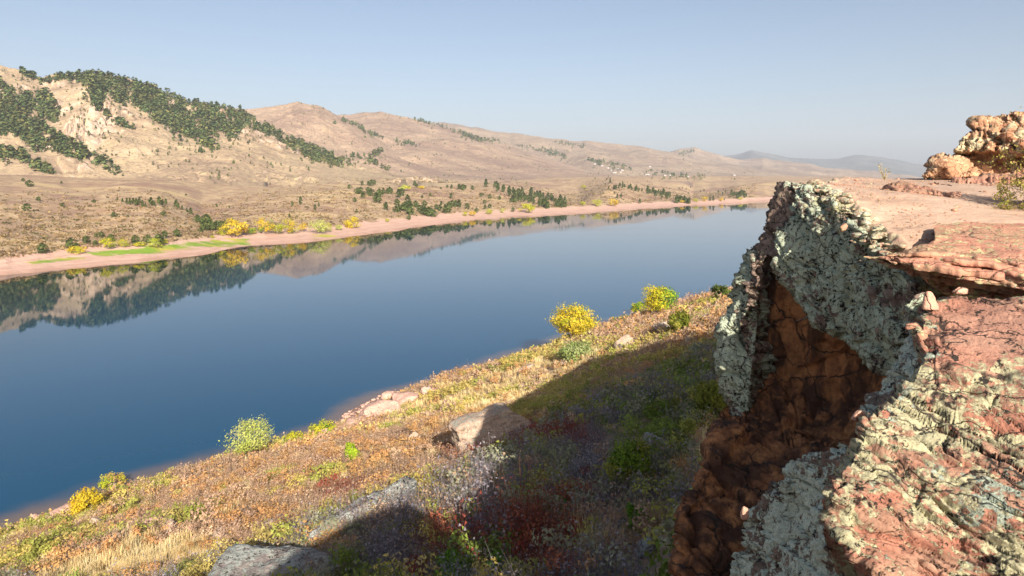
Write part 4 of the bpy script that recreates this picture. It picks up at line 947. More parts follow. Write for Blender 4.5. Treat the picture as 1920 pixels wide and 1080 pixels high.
def build_brush():
    bags = {'brush': Bag()}
    kinds = ('leafy', 'twig', 'grass')
    for li, (ya, yb, n, sp) in enumerate(LOD):
        pr = {k: [proto(k, 40 + li * 10 + j, n) for j in range(5)] for k in kinds}
        u = np.arange(-50, 300, sp); ss = np.arange(1.0, 95, sp); U, S = np.meshgrid(u, ss); U = U.ravel() + rng.uniform(-.5, .5, U.size) * sp; S = S.ravel() + rng.uniform(-.5, .5, S.size) * sp
        a = S - 81.6; x, y = .8 * a + .6 * U, -.6 * a + .8 * U
        px = CX + F * x / np.maximum(y, 1); m = (y > max(ya, 10)) & (y <= yb) & (px > -90) & (px < 1500)
        x, y = x[m], y[m]; z = slope_z(x, y); py = HY - F * (z - CH) / y; px = px[m]
        m = (py < 1180) & ~((px > 1400) & (py > 760)); x, y, z, px, py = x[m], y[m], z[m], px[m], py[m]
        s, uu = slope_su(x, y); p = np.stack([x, y, 0 * x], -1)
        n1 = fbm(p / 9, 3, 201); n2 = fbm(p / 4, 3, 203); n3 = fbm(p / 22, 3, 205); n4 = fbm(p / 6 + 9, 3, 207); n5 = fbm(p / 3.2 + 4, 2, 208)
        edge = 2.4 + np.clip(fbm(p / 5, 2, 209), -1, 1) * 1.6 + shore_bare(uu)
        keep = (s > edge) & (rng.random(len(x)) < .93)
        # bare path and rock patches beside the buttress
        bare = np.hypot((px - 1215) / 70, (py - 1030) / 75) < 1
        keep &= ~(bare & (rng.random(len(x)) < .75))
        keep &= ~((n2 > .36) & (rng.random(len(x)) < .6) & (py < 860))
        shade = smooth(py - np.interp(px, [380, 600, 790, 900, 1050, 1330], [1100, 990, 955, 880, 775, 650]), -10, 30)   # mask along the cast shadow's edge; shade painted in as greyer, greener brush
        redz = np.maximum.reduce([1 - np.hypot((px - cx) / rx, (py - cy) / ry) for cx, cy, rx, ry in ((1000, 830, 150, 26), (900, 850, 90, 40), (1010, 1030, 130, 90), (860, 1040, 90, 50), (660, 925, 90, 30), (1100, 950, 60, 40))])
        grn = np.maximum.reduce([1 - np.hypot((px - cx) / rx, (py - cy) / ry) for cx, cy, rx, ry in ((1230, 850, 130, 150), (1290, 740, 80, 90), (900, 1070, 150, 40))])
        for k in np.nonzero(keep)[0]:
            r = float(np.clip(.5 * rng.random() + .5 * (n5[k] * 1.5 + .5), 0, .999)); sh = shade[k]
            if redz[k] > rng.uniform(.0, .85): c, t = 'red', 'twig' if r < .6 else 'leafy'
            elif grn[k] > rng.uniform(0, 1.1): c, t = ('green' if r < .6 else 'lime' if r < .8 else 'sage'), 'leafy'
            elif sh > rng.random() * 1.2:
                c, t = (('grey', 'twig') if n1[k] > -.12 and r < .5 else ('green', 'leafy') if r < .46 else ('sage', 'leafy') if r < .62 else ('lime', 'leafy') if r < .72 else ('grey', 'twig') if r < .86 else ('pink', 'twig') if r < .92 else ('straw', 'grass'))
            elif s[k] < edge[k] + 3 and r < .6: c, t = ('gold' if r < .25 else 'rust' if r < .4 else 'lime'), 'leafy'
            elif n4[k] > .2 and r < .75: c, t = ('gold' if r < .5 else 'lime'), 'leafy'
            elif n3[k] > .04 and r < .62: c, t = 'straw', 'grass'
            elif r < .52: c, t = 'pink', 'twig'
            elif r < .72: c, t = 'rust', 'leafy'
            elif r < .88: c, t = 'straw', 'grass'
            else: c, t = 'pink', 'leafy'
            v, f, w = pr[t][int(rng.integers(5))]; sc = rng.uniform(.6, 1.45) * (1 + .25 * sh) * (sp / .55) ** .75 * (1.15 if t == 'twig' else 1.) * (1.25 if n1[k] > .2 else 1.)
            if t == 'grass': sc *= .8
            elif rng.random() < .06: sc *= 1.25
            an = rng.uniform(0, 6.28); ca, sa = math.cos(an), math.sin(an)
            q = v @ np.array([[ca, -sa, 0], [sa, ca, 0], [0, 0, rng.uniform(.75, 1.15)]]) * sc + np.array([x[k], y[k], z[k] - .06])
            col = np.array(PAL[c][int(rng.integers(len(PAL[c])))]) * rng.uniform(.8, 1.2)
            bags['brush'].add(q, f, np.clip(w[:, None] * col, 0, 1))
    me = bags['brush'].mesh('slope_brush', leaf_mat('brush_leaves', .25))
    import sys; sys.stderr.write('BRUSH TRIS %d\n' % len(me.polygons))
    tag(link('slope_brush', me), 'low dry brush and grass of many colours covering the near slope', 'brush', kind='stuff')
build_brush()

# ------------------------------------------------------------------ trees of the far shore and the hills
def conifer_mesh(name, seed, nf, tall=1.0, size=.085, cols=((.068, .092, .026), (.050, .074, .020), (.10, .115, .034)), cone=.6):
    """one far conifer of unit height: ragged crown on a short trunk"""
    r = np.random.default_rng(seed); t = r.random(nf) ** .8; rad = .30 * tall * ((1 - t) ** .7 * cone + (1 - cone) * np.sqrt(np.clip(1 - (2 * t - .9) ** 2, 0, 1))) * r.uniform(.45, 1.05, nf)
    a = r.uniform(0, 6.28, nf); lob = 1 + .25 * np.sin(a * 3 + seed); rad = rad * lob
    p = np.stack([rad * np.cos(a), rad * np.sin(a), .10 + t * .88], -1)
    v, f = leaves(p, size * (100 / nf) ** .45, r, out=p * np.array([1, 1, .35]) + np.array([0, 0, .02]))
    c = np.array(cols)[r.integers(0, len(cols), nf)] * r.uniform(.7, 1.3, (nf, 1))
    b = Bag(); b.add(v, f, np.repeat(c, 4, 0)); return b
_tv, _tf = tube([(0, 0, -.08), (0, 0, .2), (0, 0, .7)], [.032, .028, .01], 5); TRUNK = mesh('trunk', _tv, [_tf], M['bark'])
CON = [conifer_mesh('crown', 500 + k, 150, 1.0 if k % 2 else .85, .125, cone=.35 + .12 * k).mesh('crown', M['needle']) for k in range(5)]
JUN = [conifer_mesh('crown', 520 + k, 150, 1.35, .135, cone=.3).mesh('crown', M['needle']) for k in range(4)]

def far_tree(px, py, hp, label, group, name='pine_tree', wide=1., pool=None, cat='tree'):
    g = far_hit(px, py)
    if g is None: return
    h = max(hp * g[1] / F, .5); me = (pool or CON)[int(rng.integers(len(pool or CON)))]
    o = bpy.data.objects.new(name, None); COL.objects.link(o); o.location = (g[0], g[1], g[2] - .03 * h); o.rotation_euler = (0, 0, rng.uniform(0, 6.28)); o.scale = (h * wide, h * wide, h)
    link('crown', me, o); link('trunk', TRUNK, o); return tag(o, label, cat, group)
def nth(k): return '%d%s' % (k, 'th' if 10 <= k % 100 <= 20 else {1: 'st', 2: 'nd', 3: 'rd'}.get(k % 10, 'th'))
def row(pts, what, where, group, **k):
    """a set of like trees, each told apart by its size and its place counted from the left"""
    pts = sorted(pts); hs = sorted(q[2] for q in pts); n = len(pts)
    for i, (x, y, h) in enumerate(pts):
        size = 'tall' if h > hs[int(n * .72)] else 'small' if h < hs[int(n * .35)] else 'dark'
        far_tree(x, y, h, '%s %s, %s from the left %s' % (size, what, nth(i + 1), where), group, **k)

def crop(k, x0, y0, pts): return [(x0 + q[0] / k, y0 + q[1] / k, *[z / k for z in q[2:]]) for q in pts]
# single junipers above the left beach, each told apart by its place
for (x, y, h), lb in zip(crop(3, 0, 360, [(235, 345, 60), (398, 318, 62), (483, 288, 44), (535, 302, 32), (540, 256, 28), (570, 254, 36), (625, 278, 44), (760, 292, 52), (832, 287, 50), (893, 298, 64), (925, 257, 42), (995, 252, 46)]),
        ['lone dark juniper at the far left of the far beach', 'dark round juniper behind the low yellow shrub on the far shore', 'juniper uphill of the yellow shrub on the far shore', 'small juniper in dry grass left of the big yellow green tree',
         'small dark juniper at the foot of the brown bank', 'grey green juniper beside the small one at the foot of the brown bank', 'juniper right behind the big yellow green tree on the far shore', 'broad dark juniper above the bright green lawn on the far shore',
         'slim juniper right of the broad one above the green lawn', 'tall slim juniper standing in lime green willows', 'pointed pine behind the lime green willows', 'lone pine at the right end of the juniper row']):
    far_tree(x, y, h, lb, 'junipers above the left beach', 'juniper_tree', 1.25, JUN)
row(crop(3, 0, 360, [(660, 50, 22), (688, 58, 26), (712, 66, 32), (730, 72, 40), (748, 66, 36), (766, 78, 44), (784, 64, 40), (800, 84, 40), (818, 84, 24), (848, 78, 52), (866, 80, 34), (895, 70, 48), (914, 74, 36), (932, 72, 36), (990, 86, 46), (1004, 92, 34), (1024, 100, 26),
                                (1050, 112, 26), (1072, 126, 40)]), 'pine', 'in the line down the low left ridge', 'pines along the low left ridge')
row(crop(3, 0, 360, [(1110, 172, 46), (1138, 182, 40), (1158, 186, 66), (1178, 190, 50), (1150, 212, 50), (1172, 216, 60), (1196, 216, 52), (1220, 214, 56), (1242, 200, 40), (1262, 196, 36), (1130, 228, 30)]), 'juniper', 'in the clump beside the golden cottonwoods', 'junipers beside the cottonwoods', name='juniper_tree', wide=1.2, pool=JUN)
row(crop(3, 0, 360, [(150, 106, 44), (640, 140, 30), (718, 142, 14), (243, 266, 14), (350, 82, 22), (528, 62, 22), (920, 136, 30), (215, 50, 26), (165, -30, 40), (130, -60, 20), (345, -48, 14), (645, -95, 16), (690, -90, 12), (1045, 20, 12)]), 'juniper', 'scattered on the bare far left bank', 'scattered junipers on the brown bank', name='juniper_tree', wide=1.4, pool=JUN)
row(crop(3, 0, 360, [(1218, 86, 22), (1290, 92, 16), (1645, 78, 26), (1690, 66, 42), (1772, 102, 34), (1793, 82, 26), (1628, 146, 26), (1358, 90, 12), (1520, -40, 14)]), 'pine', 'on the stony slope above the cottonwoods', 'pines over the stony slope')
A2 = [(45, 612, 26), (75, 686, 28), (85, 746, 22), (90, 642, 38), (108, 640, 40), (122, 662, 36), (150, 640, 40), (165, 652, 46), (196, 672, 44), (205, 692, 56), (214, 656, 46), (236, 640, 34), (250, 732, 48), (262, 640, 34), (312, 706, 40), (308, 744, 40), (326, 746, 48), (345, 735, 42),
      (360, 738, 56), (372, 702, 60), (384, 720, 50), (388, 758, 72), (380, 786, 30), (418, 716, 40), (440, 740, 40), (455, 755, 48), (470, 760, 52), (468, 710, 36), (492, 768, 58), (505, 760, 44), (522, 770, 42), (535, 730, 34), (555, 738, 40), (562, 705, 26), (584, 752, 56), (600, 745, 50),
      (605, 716, 34), (625, 712, 38), (645, 714, 40), (662, 716, 46), (708, 726, 34), (760, 746, 28), (805, 696, 24), (808, 726, 28), (835, 722, 28), (835, 668, 28), (890, 674, 26), (965, 742, 28), (618, 664, 32), (500, 654, 22), (455, 666, 22), (272, 642, 42), (322, 662, 52), (340, 650, 44),
      (118, 592, 28), (168, 596, 38), (186, 590, 30), (150, 592, 24), (412, 600, 36), (424, 604, 22), (560, 614, 14), (596, 606, 18), (620, 612, 26), (662, 616, 34), (684, 620, 36), (694, 612, 24), (738, 618, 26), (786, 656, 24), (800, 650, 14), (978, 690, 40), (960, 686, 30), (1000, 680, 30)]
row(crop(3, 640, 150, A2), 'pine', 'scattered down the low hill at centre', 'pines on the low hill at centre', wide=1.15, pool=JUN + CON[:2])
def band(poly, n, hmin, hmax, where, group, seed):
    r = np.random.default_rng(seed); xs = [q[0] for q in poly]; ys = [q[1] for q in poly]; pts = []
    while len(pts) < n:
        x, y = r.uniform(min(xs), max(xs)), r.uniform(min(ys), max(ys))
        if inpoly(np.array([x]), np.array([y]), poly)[0]: pts.append((x, y, r.uniform(hmin, hmax)))
    row(pts, 'pine', where, group)
band([(888, 352), (920, 349), (970, 357), (1010, 368), (1040, 375), (1066, 383), (1062, 390), (1020, 392), (995, 382), (960, 372), (930, 362)], 62, 10, 17, 'in the dense band running down to the water', 'dense pine band at centre', 4)
band([(1148, 345), (1170, 347), (1210, 358), (1200, 361), (1165, 352)], 22, 5, 9, 'along the crest of the red knoll', 'pines on the red knoll crest', 5)
band([(1210, 356), (1240, 362), (1270, 372), (1304, 380), (1300, 384), (1266, 382), (1240, 372), (1214, 364)], 34, 8, 13, 'in the line down the red knoll to the shore', 'pines down the red knoll', 6)
band([(1366, 366), (1400, 364), (1402, 371), (1372, 373)], 20, 7, 11, 'in the grove at the end of the lake', 'grove at the end of the lake', 7)
row(crop(6, 1080, 280, [(345, 350, 30), (385, 378, 56), (368, 450, 40), (390, 458, 20), (430, 450, 56), (450, 456, 60), (480, 440, 40), (520, 440, 34), (665, 472, 46), (280, 500, 20), (305, 502, 26), (435, 505, 30), (465, 550, 56), (508, 538, 46), (718, 612, 62), (1160, 450, 26), (1198, 440, 22), (1240, 455, 26),
                                   (1290, 435, 26), (1400, 485, 30), (1440, 475, 32), (1600, 490, 34), (1680, 490, 34), (1650, 515, 36), (1268, 500, 20), (1510, 580, 50), (1545, 578, 60), (1668, 575, 24), (330, 405, 26), (190, 395, 14)]), 'pine', 'on the bare red slopes near the lake end', 'single pines on the red slopes')

# golden cottonwoods and willows along the far beach
def far_cotton(x, y, h, w, lb, cols, name='cottonwood_tree', cat='tree', group='cottonwoods along the far beach', seed=0):
    g = far_hit(x, y); k = g[1] / F
    return broadleaf(name, lb, (g[0], g[1], g[2] - .2), h * k * 1.15, w * k * 1.15, cols, 700 + seed, nleaf=900, nclump=26, lsize=.038 * w * k, low=.04, cat=cat, group=group, trunk=.04)
GOLD = [(.60, .40, .03), (.62, .46, .05), (.50, .38, .03)]
C3 = crop(3, 0, 360, [(1320, 252, 92, 150), (1258, 244, 52, 66), (1416, 240, 40, 54), (1485, 237, 86, 98), (1562, 238, 62, 72), (1636, 237, 78, 84), (1700, 226, 50, 52), (1792, 236, 84, 92), (1846, 226, 46, 48), (1906, 216, 36, 42), (1985, 206, 62, 94)])
L3 = [('largest golden cottonwood on the far beach', GOLD), ('olive yellow bush left of the largest golden cottonwood', YG), ('green willow bush between the two biggest far cottonwoods', GRN + YG), ('gold topped green cottonwood second from the left on the far beach', GOLD + GRN[1:2]),
      ('lime yellow tree in the middle of the far cottonwood row', YG), ('yellow tree with orange top in the far cottonwood row', GOLD + YG), ('small golden bush right of the orange topped tree', GOLD), ('pale green cottonwood with bare trunks showing on the far beach', PALE),
      ('pale yellow bush right of the bare trunked tree', PALE + YG), ('small faded yellow bush at the edge of the pink beach', PALE), ('bright yellow round tree at the right end of the far cottonwood row', [(.62, .48, .03), (.55, .45, .03)])]
for k, ((x, y, h, w), (lb, c)) in enumerate(zip(C3, L3)): far_cotton(x, y, h, w, lb, c, seed=k)
C4 = crop(3, 0, 360, [(436, 346, 40, 92), (610, 324, 64, 78), (693, 313, 52, 54), (866, 312, 54, 68), (785, 306, 26, 54), (912, 292, 28, 60), (1195, 258, 14, 30)])
L4 = [('low yellow shrub on the far left beach', GOLD + YG), ('big yellow and green rounded tree above the far lawn', [(.55, .48, .03), (.35, .40, .03), (.2, .3, .02)]), ('small round lime tree right of the big yellow green one', YG), ('pale lime willow in front of the slim junipers', PALE + YG),
      ('low lime shrub at the lawn edge under the broad juniper', YG), ('low yellow green shrub right of the slim junipers', YG), ('tiny lime shrub left of the far cottonwoods', YG)]
for k, ((x, y, h, w), (lb, c)) in enumerate(zip(C4, L4)): far_cotton(x, y, h, w, lb, c, 'willow_shrub', 'shrub', 'shrubs by the far lawn', 20 + k)
C5 = crop(3, 640, 150, [(1045, 747, 50, 80), (830, 756, 32, 38), (906, 749, 26, 28), (735, 766, 30, 42), (696, 766, 26, 32), (1435, 712, 42, 54), (1527, 712, 42, 58), (1360, 706, 26, 32), (355, 622, 28, 76), (450, 612, 16, 40), (258, 798, 18, 26)])
L5 = ['yellow tree at the foot of the dense pine band', 'yellow shrub below two pines at centre of the far beach', 'faint yellow shrub on the far beach left of the pine band', 'pale yellow shrub on the far beach below the scattered pines', 'small yellow shrub left of the pale one on the far beach',
      'pale yellow tree below the rocky red knoll', 'bright yellow round tree below the red knoll', 'small yellow shrub left of the red knoll trees', 'yellow green thicket in the hollow behind the low hill', 'small golden shrub in the hollow behind the low hill', 'tiny lime shrub on the beach edge at centre']
for k, ((x, y, h, w), lb) in enumerate(zip(C5, L5)): far_cotton(x, y, h, w, lb, [GOLD, YG, PALE + YG][k % 3] if k else YG, 'willow_shrub', 'shrub', 'yellow shrubs of the far shore', 40 + k)
C6 = crop(6, 1080, 280, [(1450, 590, 66, 66), (1350, 595, 40, 54), (1630, 585, 44, 50), (1850, 572, 34, 44), (1190, 600, 30, 60), (90, 440, 40, 60)])
L6 = ['yellow tree by the water right of the red knoll', 'yellow bush left of the tree right of the red knoll', 'faded yellow bush left of the grove at the lake end', 'yellow bush in front of the grove at the lake end', 'low yellow bush at the foot of the pine line', 'pale lime bush in the dip left of the red knoll']
for k, ((x, y, h, w), lb) in enumerate(zip(C6, L6)): far_cotton(x, y, h, w, lb, YG if k % 2 else GOLD, 'willow_shrub', 'shrub', 'yellow shrubs at the lake end', 60 + k)

# forests on the mountains, and the scattered trees too many to count
def build_forest():
    polys = []
    c1 = lambda pts: [(x / 3, 80 + y / 3) for x, y in pts]
    polys.append((c1([(370, 200), (500, 170), (620, 195), (720, 220), (850, 240), (1000, 305), (1130, 355), (1240, 360), (1330, 370), (1430, 425), (1480, 470), (1600, 515), (1700, 565), (1920, 655), (1920, 700), (1750, 665), (1640, 595), (1560, 550), (1450, 495), (1350, 490), (1340, 540), (1300, 540),
                      (1240, 500), (1150, 540), (1240, 605), (1180, 605), (1080, 545), (1000, 515), (920, 475), (850, 425), (780, 365), (640, 335), (540, 350), (600, 400), (690, 450), (760, 505), (690, 480), (600, 425), (520, 345), (490, 260), (400, 215)]), 3000))
    polys.append((c1([(0, 215), (60, 265), (120, 285), (200, 272), (280, 282), (300, 340), (330, 400), (330, 455), (250, 435), (210, 440), (250, 482), (330, 522), (420, 582), (520, 632), (600, 682), (700, 742), (620, 732), (520, 682), (350, 632), (260, 602), (190, 622), (120, 545), (0, 525)]), 950))
    polys.append((c1([(0, 612), (100, 632), (200, 672), (300, 742), (240, 732), (130, 672), (0, 642)]), 110))
    polys.append((c1([(60, 150), (170, 188), (240, 218), (340, 195), (380, 200), (280, 235), (180, 205)]), 110))
    polys.append((c1([(-900, 150), (0, 215), (0, 525), (-900, 500)]), 700))
    c2 = lambda pts: [(640 + x / 3, 150 + y / 3) for x, y in pts]
    polys.append((c2([(0, 432), (120, 432), (240, 397), (230, 412), (170, 447), (240, 492), (290, 522), (250, 512), (170, 472), (100, 452), (0, 497)]), 130))
    polys.append((c2([(0, 222), (100, 256), (180, 304), (280, 336), (440, 366), (440, 374), (280, 348), (180, 320), (100, 276), (0, 232)]), 130))
    polys.append((c2([(360, 216), (560, 250), (700, 298), (780, 336), (890, 342), (890, 352), (780, 352), (690, 318), (560, 268)]), 240))
    polys.append((c2([(980, 358), (1100, 378), (1200, 400), (1300, 446), (1280, 452), (1150, 412), (980, 372)]), 130))
    polys.append((c2([(1380, 446), (1480, 452), (1600, 486), (1640, 512), (1560, 510), (1440, 480)]), 110))
    polys.append((c2([(1180, 340), (1380, 372), (1380, 388), (1180, 362)]), 60))
    polys.append((c2([(1880, 408), (1980, 395), (1990, 405), (1900, 425)]), 60))
    polys.append(([(1200, 318), (1290, 326), (1330, 333), (1300, 336), (1210, 327)], 50))
    r = np.random.default_rng(90); pts = []
    for poly, n in polys:
        xs = [q[0] for q in poly]; ys = [q[1] for q in poly]; k = 0
        while k < n:
            m = 400; x = r.uniform(min(xs), max(xs), m); y = r.uniform(min(ys), max(ys), m); ok = inpoly(x, y, poly)
            g = fbm(np.stack([x / 16, y / 9, 0 * x], -1), 3, 91); ok &= (g > -.10 + .14 * r.random(m)) | (r.random(m) < .18)
            for a, b in zip(x[ok], y[ok]):
                if k < n: pts.append((a + r.normal(0, 9), b + abs(r.normal(0, 6))) if r.random() < .10 else (a, b)); k += 1
    sc0 = len(pts); n = 2800; x = r.uniform(-60, 1420, n); y = np.interp(x, [0, 165, 440, 560, 720, 920, 1260, 1420], [128, 140, 205, 192, 214, 255, 285, 300]) + (1 - r.random(n) ** .8) * np.interp(x, [0, 640, 1420], [190, 120, 40])
    g = fbm(np.stack([x / 30, y / 12, 0 * x], -1), 3, 95); pts += [(a, b) for a, b, c in zip(x, y, g) if c > -.05]
    # trees standing along the skyline
    for a in r.uniform(80, 760, 150): pts.append((a, float(np.interp(a, [0, 80, 100, 160, 280, 380, 440, 500, 560, 640, 715, 770], [122, 149, 146, 136, 160, 199, 204, 195, 189, 214, 209, 224])) + r.uniform(.5, 5)))
    prot = [conifer_mesh('c', 600 + k, 23, 1.1, .10, cols=((.095, .128, .045), (.066, .098, .034), (.14, .15, .05)), cone=.25 + .12 * k) for k in range(6)]
    prot = [(np.concatenate(b.v), b.f[4], np.concatenate(b.c)) for b in prot]
    bag = Bag(); cnt = 0
    for k, (a, b) in enumerate(pts):
        g = far_hit(a, b)
        if g is None: continue
        h = 1.6 + 4.6 * r.random() ** 1.6 if k >= sc0 else (4.5 + 9.5 * r.random() ** 1.5) * (1.15 if g[1] > 1800 else 1.0); v, fs, c = prot[int(r.integers(6))]; an = r.uniform(0, 6.28); ca, sa = math.cos(an), math.sin(an)
        q = v @ np.array([[ca, -sa, 0], [sa, ca, 0], [0, 0, 1]]) * h * np.array([1.1, 1.1, 1]) + np.array([g[0], g[1], g[2] - .4])
        n0 = bag.n; bag.add(q, fs[0], c * r.uniform(.7, 1.4) * np.array([r.uniform(.85, 1.25), 1, 1])); 
        for f in fs[1:]: bag.f[4].append(f + n0)
        cnt += 1
    print('FOREST TREES', cnt)
    tag(link('forest', bag.mesh('forest', M['needle'])), 'dark pine forest spread over the mountain sides across the lake', 'forest', kind='stuff')
build_forest()

def build_scrub():
    """knee high scrub dotted over the far bank"""
    r = np.random.default_rng(77); bag = Bag(); n = 6500
    px = r.uniform(-60, 1420, n); a = beach_py(px); b = np.minimum(knoll_py(px), a - 6); py = b - 22 + (a - b + 20) * r.random(n) ** .75
    p, f0 = None, None
    for x, y in zip(px, py):
        g = far_hit(x, y)
        if g is None or g[1] > 1500: continue
        k = int(r.integers(3, 7)); s = r.uniform(.35, .9) * (1 + g[1] / 900); c = np.array(g) + r.normal(0, 1, (k, 3)) * np.array([s, s, .1]) + np.array([0, 0, s * .3])
        v, f = leaves(c, s * .75, r, tri=True); col = np.array([(.20, .135, .07), (.26, .18, .09), (.14, .12, .05), (.36, .26, .13)][int(r.integers(4))])
        bag.add(v, f, np.tile(col * r.uniform(.75, 1.25), (len(v), 1)))
    tag(link('bank_scrub', bag.mesh('bank_scrub', M['leaf'])), 'low brown scrub dotted over the bank across the lake', 'scrub', kind='stuff')
build_scrub()

# small houses among the trees at the foot of the long ridge
def build_houses():
    n1, n2 = NT('house_wall', .7), NT('house_roof', .8); mw = n1.color((.42, .39, .36)); mr = n2.color((.28, .25, .24))
    spots = crop(6, 1080, 280, [(828, 200), (430, 268), (500, 262), (470, 222), (520, 240), (800, 288), (998, 300), (1060, 296), (1255, 312), (210, 170), (125, 118), (290, 190), (1780, 296), (1190, 300), (360, 215), (400, 240)])
    lbs = ['white house alone on the slope above the others', 'wide white house at the lower edge of the wooded village', 'white house right of the wide one', 'house among trees uphill of the wide white house', 'house at the right end of the wooded village', 'long white house out on the open slope',
           'white house at the left end of the valley row', 'white house in the middle of the valley row', 'white house near green trees in the valley', 'small house high on the wooded slope', 'topmost small house on the wooded slope', 'small house halfway down the wooded slope', 'far white house at the right of the valley', 'small house just left of the green valley trees',
           'house between pines in the middle of the wooded slope', 'house between pines just above the wide white house']
    for k, ((x, y), lb) in enumerate(zip(spots, lbs)):
        g = far_hit(x, y)
        if g is None: continue
        s = g[1] / 2600; L, W, H = (18 if k in (1, 5) else 10) * s, 7 * s, 4 * s
        root = bpy.data.objects.new('house', None); COL.objects.link(root); root.location = (g[0], g[1], g[2] - 1); root.rotation_euler = (0, 0, rng.uniform(-.4, .4)); tag(root, lb, 'house', 'houses across the valley')
        v = np.array([(a * L / 2, b * W / 2, c * H) for c in (0, 1) for b in (-1, 1) for a in (-1, 1)], float)
        link('wall', mesh('wall', v, [np.array([(0, 1, 3, 2), (0, 4, 5, 1), (2, 3, 7, 6), (0, 2, 6, 4), (1, 5, 7, 3), (4, 6, 7, 5)])], mw), root)
        e = 1.12; v = np.array([(-L / 2 * e, -W / 2 * e, H * .96), (L / 2 * e, -W / 2 * e, H * .96), (L / 2 * e, W / 2 * e, H * .96), (-L / 2 * e, W / 2 * e, H * .96), (-L / 2 * e, 0, H * 1.5), (L / 2 * e, 0, H * 1.5)])
        link('roof', mesh('roof', v, [np.array([(0, 1, 5, 4), (2, 3, 4, 5), (0, 3, 2, 1)]), np.array([(0, 4, 3), (1, 2, 5)])], mr), root)
build_houses()

# ------------------------------------------------------------------ small things on the ridge top
def chip(name, label, px, py, d, w, h, seed, rot=(0, 0, 0), dep=.6, mat='chip', tri=False):
    k = d / F; v, f = rock_shape(seed, w * k, w * k * dep, h * k, 7, 3, .02, .95)
    if tri:
        t = (v[:, 2] / (h * k)) + .5; v[:, 0] *= 1.15 - .72 * np.clip(t, 0, 1); v[:, 1] *= 1.1 - .5 * np.clip(t, 0, 1)
    z = np.zeros(len(v)); o = link(name, mesh(name, v, [f], M[mat], False, {'lich': z, 'yel': z}), None, tuple(P(px, py - h * .38, d)), rot); return tag(o, label, 'stone')
chip('wedge_stone', 'upright wedge of clean pink sandstone stuck at the tip of the smooth red rock', 1743, 579, 7.1, 32, 40, 901, (R(-8), R(2), R(10)), .5, tri=True)
chip('loose_stone', 'flat pink stone resting on the smooth red rock under the ledge', 1800, 550, 7.3, 30, 14, 903, (0, R(4), R(20)))
chip('loose_stone', 'orange stone perched on the rim of the lichen cliff wall', 1582, 432, 10.0, 22, 14, 905, (0, R(-25), R(20)), mat='ledge')
chip('loose_stone', 'small yellow stone wedged below the pink wedge', 1708, 616, 6.9, 24, 12, 907, (0, R(-12), 0), mat='ledge')
chip('loose_stone', 'red stone lodged in the gully above the foreground rock', 1730, 634, 6.55, 26, 18, 909, (0, R(-25), 0), mat='ledge')
chip('loose_stone', 'pink stone at the left tip of the foreground rock', 1610, 790, 6.0, 26, 26, 911, (0, R(12), 0), mat='chip')
chip('loose_stone', 'dark stone on the sand at the right of the ridge top', 1795, 392, 11.4, 14, 9, 913, mat='ledge')
chip('loose_stone', 'pale block sitting on the shaded ledge of the ridge top', 1790, 368, 13.6, 24, 12, 915, (0, R(6), 0))
chip('loose_stone', 'pink stone poking from the edge of the mint lichen block', 1396, 972, 5.95, 16, 28, 917, mat='chip')

def rim_stones():
    bag = Bag(); pr = [rock_shape(950 + k, 1, .8, .6, 7, 3, .06, .8) for k in range(6)]; r = np.random.default_rng(18)
    for k in range(150):
        y = 9.4 + 4.0 * r.random(); x = float(np.interp(y, RIM[4:, 1], RIM[4:, 0])) + r.normal(-.02, .10); sz = .05 + .20 * r.random() ** 2; v, f = pr[k % 6]; a = r.uniform(0, 6.28)
        v = v @ np.array([[math.cos(a), -math.sin(a), 0], [math.sin(a), math.cos(a), 0], [0, 0, .65]]) * sz
        bag.add(v + np.array([x, y, float(_pz(np.array([x]), np.array([y]))[0]) - .02 + r.normal(0, .03) - max(0, -(x - float(np.interp(y, RIM[4:, 1], RIM[4:, 0])))) * .9]), f)
    tag(link('rim_stones', bag.mesh('rim_stones', M['rim'])), 'broken lichened stones crumbling along the rim of the lichen cliff', 'stones', kind='stuff')
M['rim'] = rock_mat('rim_sandstone', (.46, .29, .2), (.33, .2, .14), (.50, .52, .40), .50, (.54, .48, .30), .49, .59, 4., joint=(.3, None))
rim_stones()
def pebbles():
    bag = Bag(); pr = [rock_shape(930 + k, 1, .8, .55, 5, 1, .05) for k in range(5)]; r = np.random.default_rng(8)
    for k in range(2200):
        y = 9.6 + 12 * r.random() ** 1.5; x = np.interp(y, RIM[4:, 1], RIM[4:, 0]) + .4 + r.random() ** 1.4 * 11
        sz = .010 + .016 * r.random() ** 3 * (1 + (r.random() < .06) * 4); v, f = pr[k % 5]
        bag.add(v * sz * 2 + np.array([x, y, float(_pz(np.array([x]), np.array([y]))[0]) + sz * .4]), f)
    tag(link('ridge_pebbles', bag.mesh('ridge_pebbles', M['ledge'])), 'small stones strewn over the sandy ridge top', 'pebbles', kind='stuff')
pebbles()

